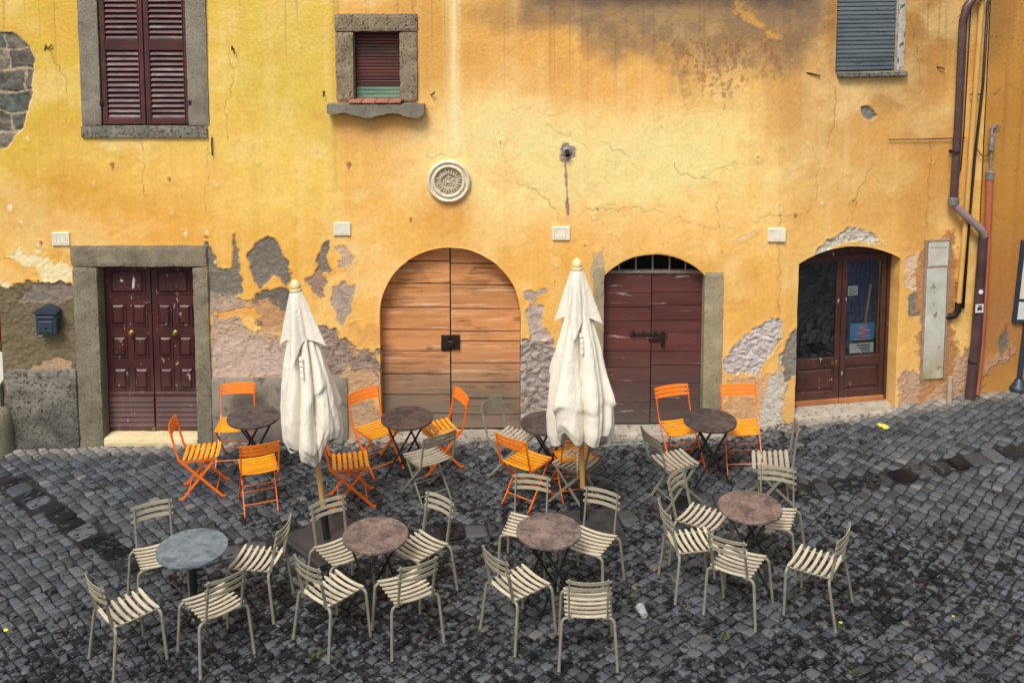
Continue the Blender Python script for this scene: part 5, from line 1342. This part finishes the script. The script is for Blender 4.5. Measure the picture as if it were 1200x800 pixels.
for i, (px, py, rot, lb) in enumerate([(297,488,25,'leftmost dark round folding table, in front of the grey plinth'), (477,489,-28,'dark round folding table in front of the arched tan door'),
        (641,495,20,'dark round folding table half hidden behind the right umbrella'), (832,492,8,'dark round folding table in front of the plum plank door')]):
    M = table_place(px, py, rot)
    if i == 0: td.matrix_basis = M; td['label'] = lb
    else: copy_tree(td, M, lb)
for i, (px, py, rot, lb) in enumerate([(440,626,-35,'mauve brown round table just right of the left umbrella base'), (643,621,35,'mauve brown round table just left of the right umbrella base'), (879,593,-20,'mauve brown round table furthest right, on wet cobbles')]):
    M = table_place(px, py, rot)
    if i == 0: tb.matrix_basis = M; tb['label'] = lb
    else: copy_tree(tb, M, lb)
tp = thing('pedestal_table', 'blue grey round table on a single black pedestal, at the lower left', 'table', table_place(225,641,10))
table_top('top_blue', tp, .72, .31)
mb = MB(); mb.lathe([(.11,.703),(.11,.695),(.034,.685),(.032,.06),(.05,.045),(.055,.02)], 20); part('column', mb, MAT['black_metal'], tp, smooth=R(40))
for k in range(4):
    a = PI/2*k+.6; mb = MB(); c_, s_ = math.cos(a), math.sin(a); mb.tube([(c_*.03,s_*.03,.05),(c_*.14,s_*.14,.04),(c_*.27,s_*.27,.012)], [.02,.016,.013], 8, flat=.7); part('foot', mb, MAT['black_metal'], tp, smooth=True)

# ------------------------------------------------------------------ umbrellas
def make_umbrella(base_px, top_px, plate, label, seed, twist):
    bx, by, bz = at_g(*base_px)
    x1_, z1_ = at_y(top_px[0], top_px[1], by)
    ax = Vector((x1_-bx, 0, z1_-bz)); L = ax.length; ax.normalize()
    M = Matrix.Translation((bx, by, bz)) @ Vector((0,0,1)).rotation_difference(ax).to_matrix().to_4x4()
    t = thing('closed_umbrella', label, 'umbrella', M, 'closed market umbrellas')
    rng = np.random.RandomState(seed)
    # L = finial tip; canopy from L-.13 down
    zt, = (L-.12,); zb = 1.06 if seed == 2 else .98
    mb = MB(); mb.tube([(0,0,.35),(0,0,zt)], .027, 14); part('pole', mb, MAT['pole_wood'], t, smooth=R(50))
    mb = MB(); mb.lathe([(.036,0),(.036,.36),(.044,.37),(.044,.4),(.03,.41)], 16); part('base_tube', mb, MAT['black_metal'], t, smooth=R(40))
    mb = MB(); mb.lathe([(.04,zt+.0),(.062,zt+.008),(.062,zt+.03),(.05,zt+.035),(.055,zt+.045),(.056,zt+.07),(.04,zt+.1),(.018,zt+.12),(.001,zt+.128)], 20); part('finial', mb, MAT['finial'], t, smooth=R(50))
    # canopy
    nu, nv = 200, 90
    U, V = np.meshgrid(np.arange(nu)/nu*2*PI, np.arange(nv)/(nv-1), indexing='ij')
    hem = zb + .07*np.sin(2*U+seed) + .075*np.sin(4*U+seed*2.1) + .03*np.sin(8*U+1.3*seed)
    Zc = zt - .06 + (hem-(zt-.06))*V
    t_ = V
    R0 = np.interp(t_, [0,.08,.24,.42,.62,.82,.93,1.0], [.05,.085,.15,.24,.31,.36,.36,.32])
    R0 = R0*(.86 if seed == 2 else 1.0)
    nf = 7
    ph = U + twist*t_ + .28*np.sin(3*t_+2*U+seed)*t_
    fl = np.abs(np.sin(ph*nf/2+seed))**.5         # round flutes with tight valleys
    fl2 = np.abs(np.sin(ph*nf*.97+seed*1.7+1.2*np.sin(2*U)))**.7
    dep = .16 + .46*sm(.05, .45, t_)
    Rc = R0*(1-dep + dep*(fl*.85+fl2*.15))
    # sagging pockets of loose cloth
    for _ in range(8):
        u0 = rng.uniform(0, 2*PI); v0 = rng.uniform(.55, .92); du = np.angle(np.exp(1j*(U-u0))); a = rng.uniform(.03, .075)
        k = np.exp(-(du/.32)**2); dv = (t_-v0)
        Rc = Rc + a*k*np.where(dv < 0, np.exp(-(dv/.10)**2), np.exp(-(dv/.035)**2))
        Zc = Zc - .05*k*np.exp(-(dv/.08)**2)
    Xc, Yc = Rc*np.cos(U), Rc*np.sin(U)
    cr = (1-2*np.abs(fbm(U*4+3*t_, t_*4+U*1.5, 4, seed, .55)))*.010*sm(.1,.5,t_); cr2 = fbm(U*5, t_*22+U*3, 3, seed+3)*.003
    # keep noise periodic round the seam
    wrap = sm(0, .4, U)*sm(2*PI, 2*PI-.4, U); Rn = Rc + (cr+cr2)*wrap
    Xc, Yc = Rn*np.cos(U), Rn*np.sin(U)
    vs = np.stack([Xc, Yc, Zc], -1).reshape(-1, 3).tolist(); fs = []
    for i in range(nu):
        j = (i+1) % nu
        for k in range(nv-1): fs.append((i*nv+k, i*nv+k+1, j*nv+k+1, j*nv+k))
    # inner lining turns back up to the pole
    o = len(vs); m = 4
    for i in range(nu):
        for k in range(m):
            q = (k+1)/m; p = vs[i*nv+nv-1]; s = 1-q*.86; vs.append((p[0]*s, p[1]*s, p[2]+.5*q))
    for i in range(nu):
        j = (i+1) % nu; fs.append((i*nv+nv-1, o+i*m, o+j*m, j*nv+nv-1))
        for k in range(m-1): fs.append((o+i*m+k, o+i*m+k+1, o+j*m+k+1, o+j*m+k))
    mb = MB(); mb.add(vs, fs); part('canopy', mb, MAT['canvas'], t, smooth=True)
    # vent cap: a square flap whose corners hang lower and flare out
    nu, nv = 96, 26; vs = []; fs = []
    for i in range(nu):
        u = 2*PI*i/nu; co_ = abs(math.cos(2*(u+PI/2+.12*seed*.1)))**1.6         # corners towards viewer, left, right, back
        for k in range(nv):
            v = k/(nv-1); q_ = u+PI/4+.25; sq = 1/max(abs(math.cos(q_)), abs(math.sin(q_))); co_ = (sq-1)/.4142; zz = zt+.004 - v*(.47+.10*co_*v + .10*v*math.exp(-((u-1.25*PI-.15)/.35)**2)*0 + .09*v*math.exp(-((u-1.5*PI+.25)/.3)**2)); r = .062 + v**.85*(.105*sq + .055*co_*v - .035*(1-co_)**2) + .008*math.sin(u*11+seed)*v*(1-co_)
            r += .007*float(fbm(np.array(u*4), np.array(v*6), 3, seed+9))*v*(1 if .3 < u < 6 else 0)
            vs.append((r*math.cos(u), r*math.sin(u), zz))
    for i in range(nu):
        j = (i+1) % nu
        for k in range(nv-1): fs.append((i*nv+k, i*nv+k+1, j*nv+k+1, j*nv+k))
    mb = MB(); mb.add(vs, fs); part('vent_cap', mb, MAT['canvas'], t, smooth=True)
    if seed == 5:
        mb = MB(); mb.tube([(-.05,-.1,1.0),(-.055,-.12,.8),(-.06,-.1,.55)], .005, 6); part('cord', mb, MAT['canvas'], t, smooth=True)
    mb = MB(); zs_ = zt-.62; ang_ = -PI/2+.06
    for k in range(4):
        rr = [.168,.186,.2,.212][k]+.03; zz = zs_-.05*k; mb.bbox(-.016, .016, -.003, .003, -.022, .022, .002, Matrix.Rotation(ang_+PI/2, 4, 'Z') @ Matrix.Translation((0, -rr, zz)) @ Matrix.Rotation(R(-16), 4, 'X'))
    part('tie_strap', mb, MAT['canvas'], t)
    # base slab
    (px_, py_), side, ang = plate
    x, y, g = at_g(px_, py_)
    mb = MB(); mb.bbox(-side/2, side/2, -side/2, side/2, .012, .07, .008); mb.bbox(-side/2+.05, side/2-.05, -side/2+.05, side/2-.05, .0705, .08, .006)
    e = .3; gx = float(G(x+e, y)-G(x-e, y))/(2*e); gy = float(G(x, y+e)-G(x, y-e))/(2*e)
    q = Vector((0,0,1)).rotation_difference(Vector((-gx,-gy,1)).normalized()).to_matrix().to_4x4()
    part('base_plate', mb, MAT['slab'], t, Matrix.Translation((x, y, g-.03)) @ q @ Matrix.Rotation(ang, 4, 'Z'))
    return t
MAT['slab'] = basic('wet_black_slab', lin(38,38,40), lin(62,62,64), 5, (.2,.5), .3, 40, .004, coord='World')
make_umbrella((384,636), (345,328), ((388,634), .74, R(42)), 'left closed off white umbrella leaning left, wooden pole beside the mauve table', 2, .55)
make_umbrella((684,614), (676,303), ((688,622), .72, R(8)), 'right closed off white umbrella standing upright before the plum plank door', 5, .35)

# ------------------------------------------------------------------ litter and weeds
def cup():
    x, y, g = at_g(753, 722); mb = MB()
    mb.lathe([(.001,0),(.030,0),(.031,.003),(.042,.105),(.046,.108),(.046,.112),(.0405,.110),(.029,.006),(.001,.005)], 24)
    M = Matrix.Translation((x, y, g+.046)) @ Matrix.Rotation(R(108), 4, 'Z') @ Matrix.Rotation(R(82), 4, 'Y') @ Matrix.Translation((0,0,-.05))
    single('plastic_cup', mb, MAT['plastic'], 'clear plastic cup lying on the cobbles at the front', 'cup', M, None, R(40))
cup()
def leaf(px, py, size, lb, group=None, mat='litter_leaf'):
    x, y, g = at_g(px, py); mb = MB(); n = 9; pts = []
    for i in range(n*2):
        a = 2*PI*i/(n*2); r = size*(1 if i % 2 else .72)*(.8+.3*random.random()); pts.append((r*math.cos(a), r*.75*math.sin(a), .012*random.random()))
    vs = pts + [(0,0,.006)] + [(p[0]*.98, p[1]*.98, p[2]-.0025) for p in pts] + [(0,0,.003)]
    k = n*2; fs = [(i, (i+1) % k, k) for i in range(k)] + [(k+1+(i+1) % k, k+1+i, 2*k+1) for i in range(k)] + [(i, k+1+i, k+1+(i+1) % k, (i+1) % k) for i in range(k)]
    mb.add(vs, fs); single('fallen_leaf', mb, MAT[mat], lb, 'leaf', Matrix.Translation((x, y, g+.006)) @ Matrix.Rotation(random.uniform(0, 6), 4, 'Z'), group)
leaf(1035, 500, .085, 'large yellow leaf on the cobbles before the glazed door', 'fallen yellow leaves')
leaf(7, 739, .028, 'small yellow leaf at the lower left edge', 'fallen yellow leaves')
leaf(985, 730, .022, 'small yellow leaf right of the rightmost beige chair', 'fallen yellow leaves')
leaf(1117, 723, .018, 'tiny yellow leaf alone on the right-hand cobbles', 'fallen yellow leaves')
mb = MB(); mb.tube([tuple(at_g(a, b)[:2]) + (at_g(a, b)[2]+.012,) for a, b in ((640,521),(680,523),(720,522),(760,520),(790,517))], .006, 6)
single('green_hose', mb, MAT['green_cable'], 'thin pale green cable on the ground before the plum plank door', 'cable', None, None, True)
def weeds():
    mb = MB()
    for (px, py, n, r) in ((118,570,24,.05), (370,768,26,.06), (880,668,60,.2), (905,650,40,.15), (742,700,16,.06), (848,745,18,.05), (985,735,10,.04), (915,740,10,.05), (1105,562,14,.05), (620,702,14,.05), (1000,790,10,.05)):
        x, y, g = at_g(px, py)
        for _ in range(n):
            a = random.uniform(0, 6.28); d = r*math.sqrt(random.random()); x0, y0 = x+d*math.cos(a), y+d*math.sin(a); h = random.uniform(.012, .035); b = random.uniform(0, 6.28); l = random.uniform(.01, .03)
            c_, s_ = math.cos(b), math.sin(b); zz = float(G(x0, y0))-.008
            mb.add([(x0-s_*.004, y0+c_*.004, zz), (x0+s_*.004, y0-c_*.004, zz), (x0+c_*l+s_*.005, y0+s_*l-c_*.005, zz+h), (x0+c_*l*1.6, y0+s_*l*1.6, zz+h*1.1), (x0+c_*l-s_*.005, y0+s_*l+c_*.005, zz+h)], [(0,1,2,3,4)])
    o = part('joint_weeds', mb, MAT['weed'], None); tag(o, 'tiny green weeds growing in the cobble joints', 'weeds', None, 'stuff')
weeds()
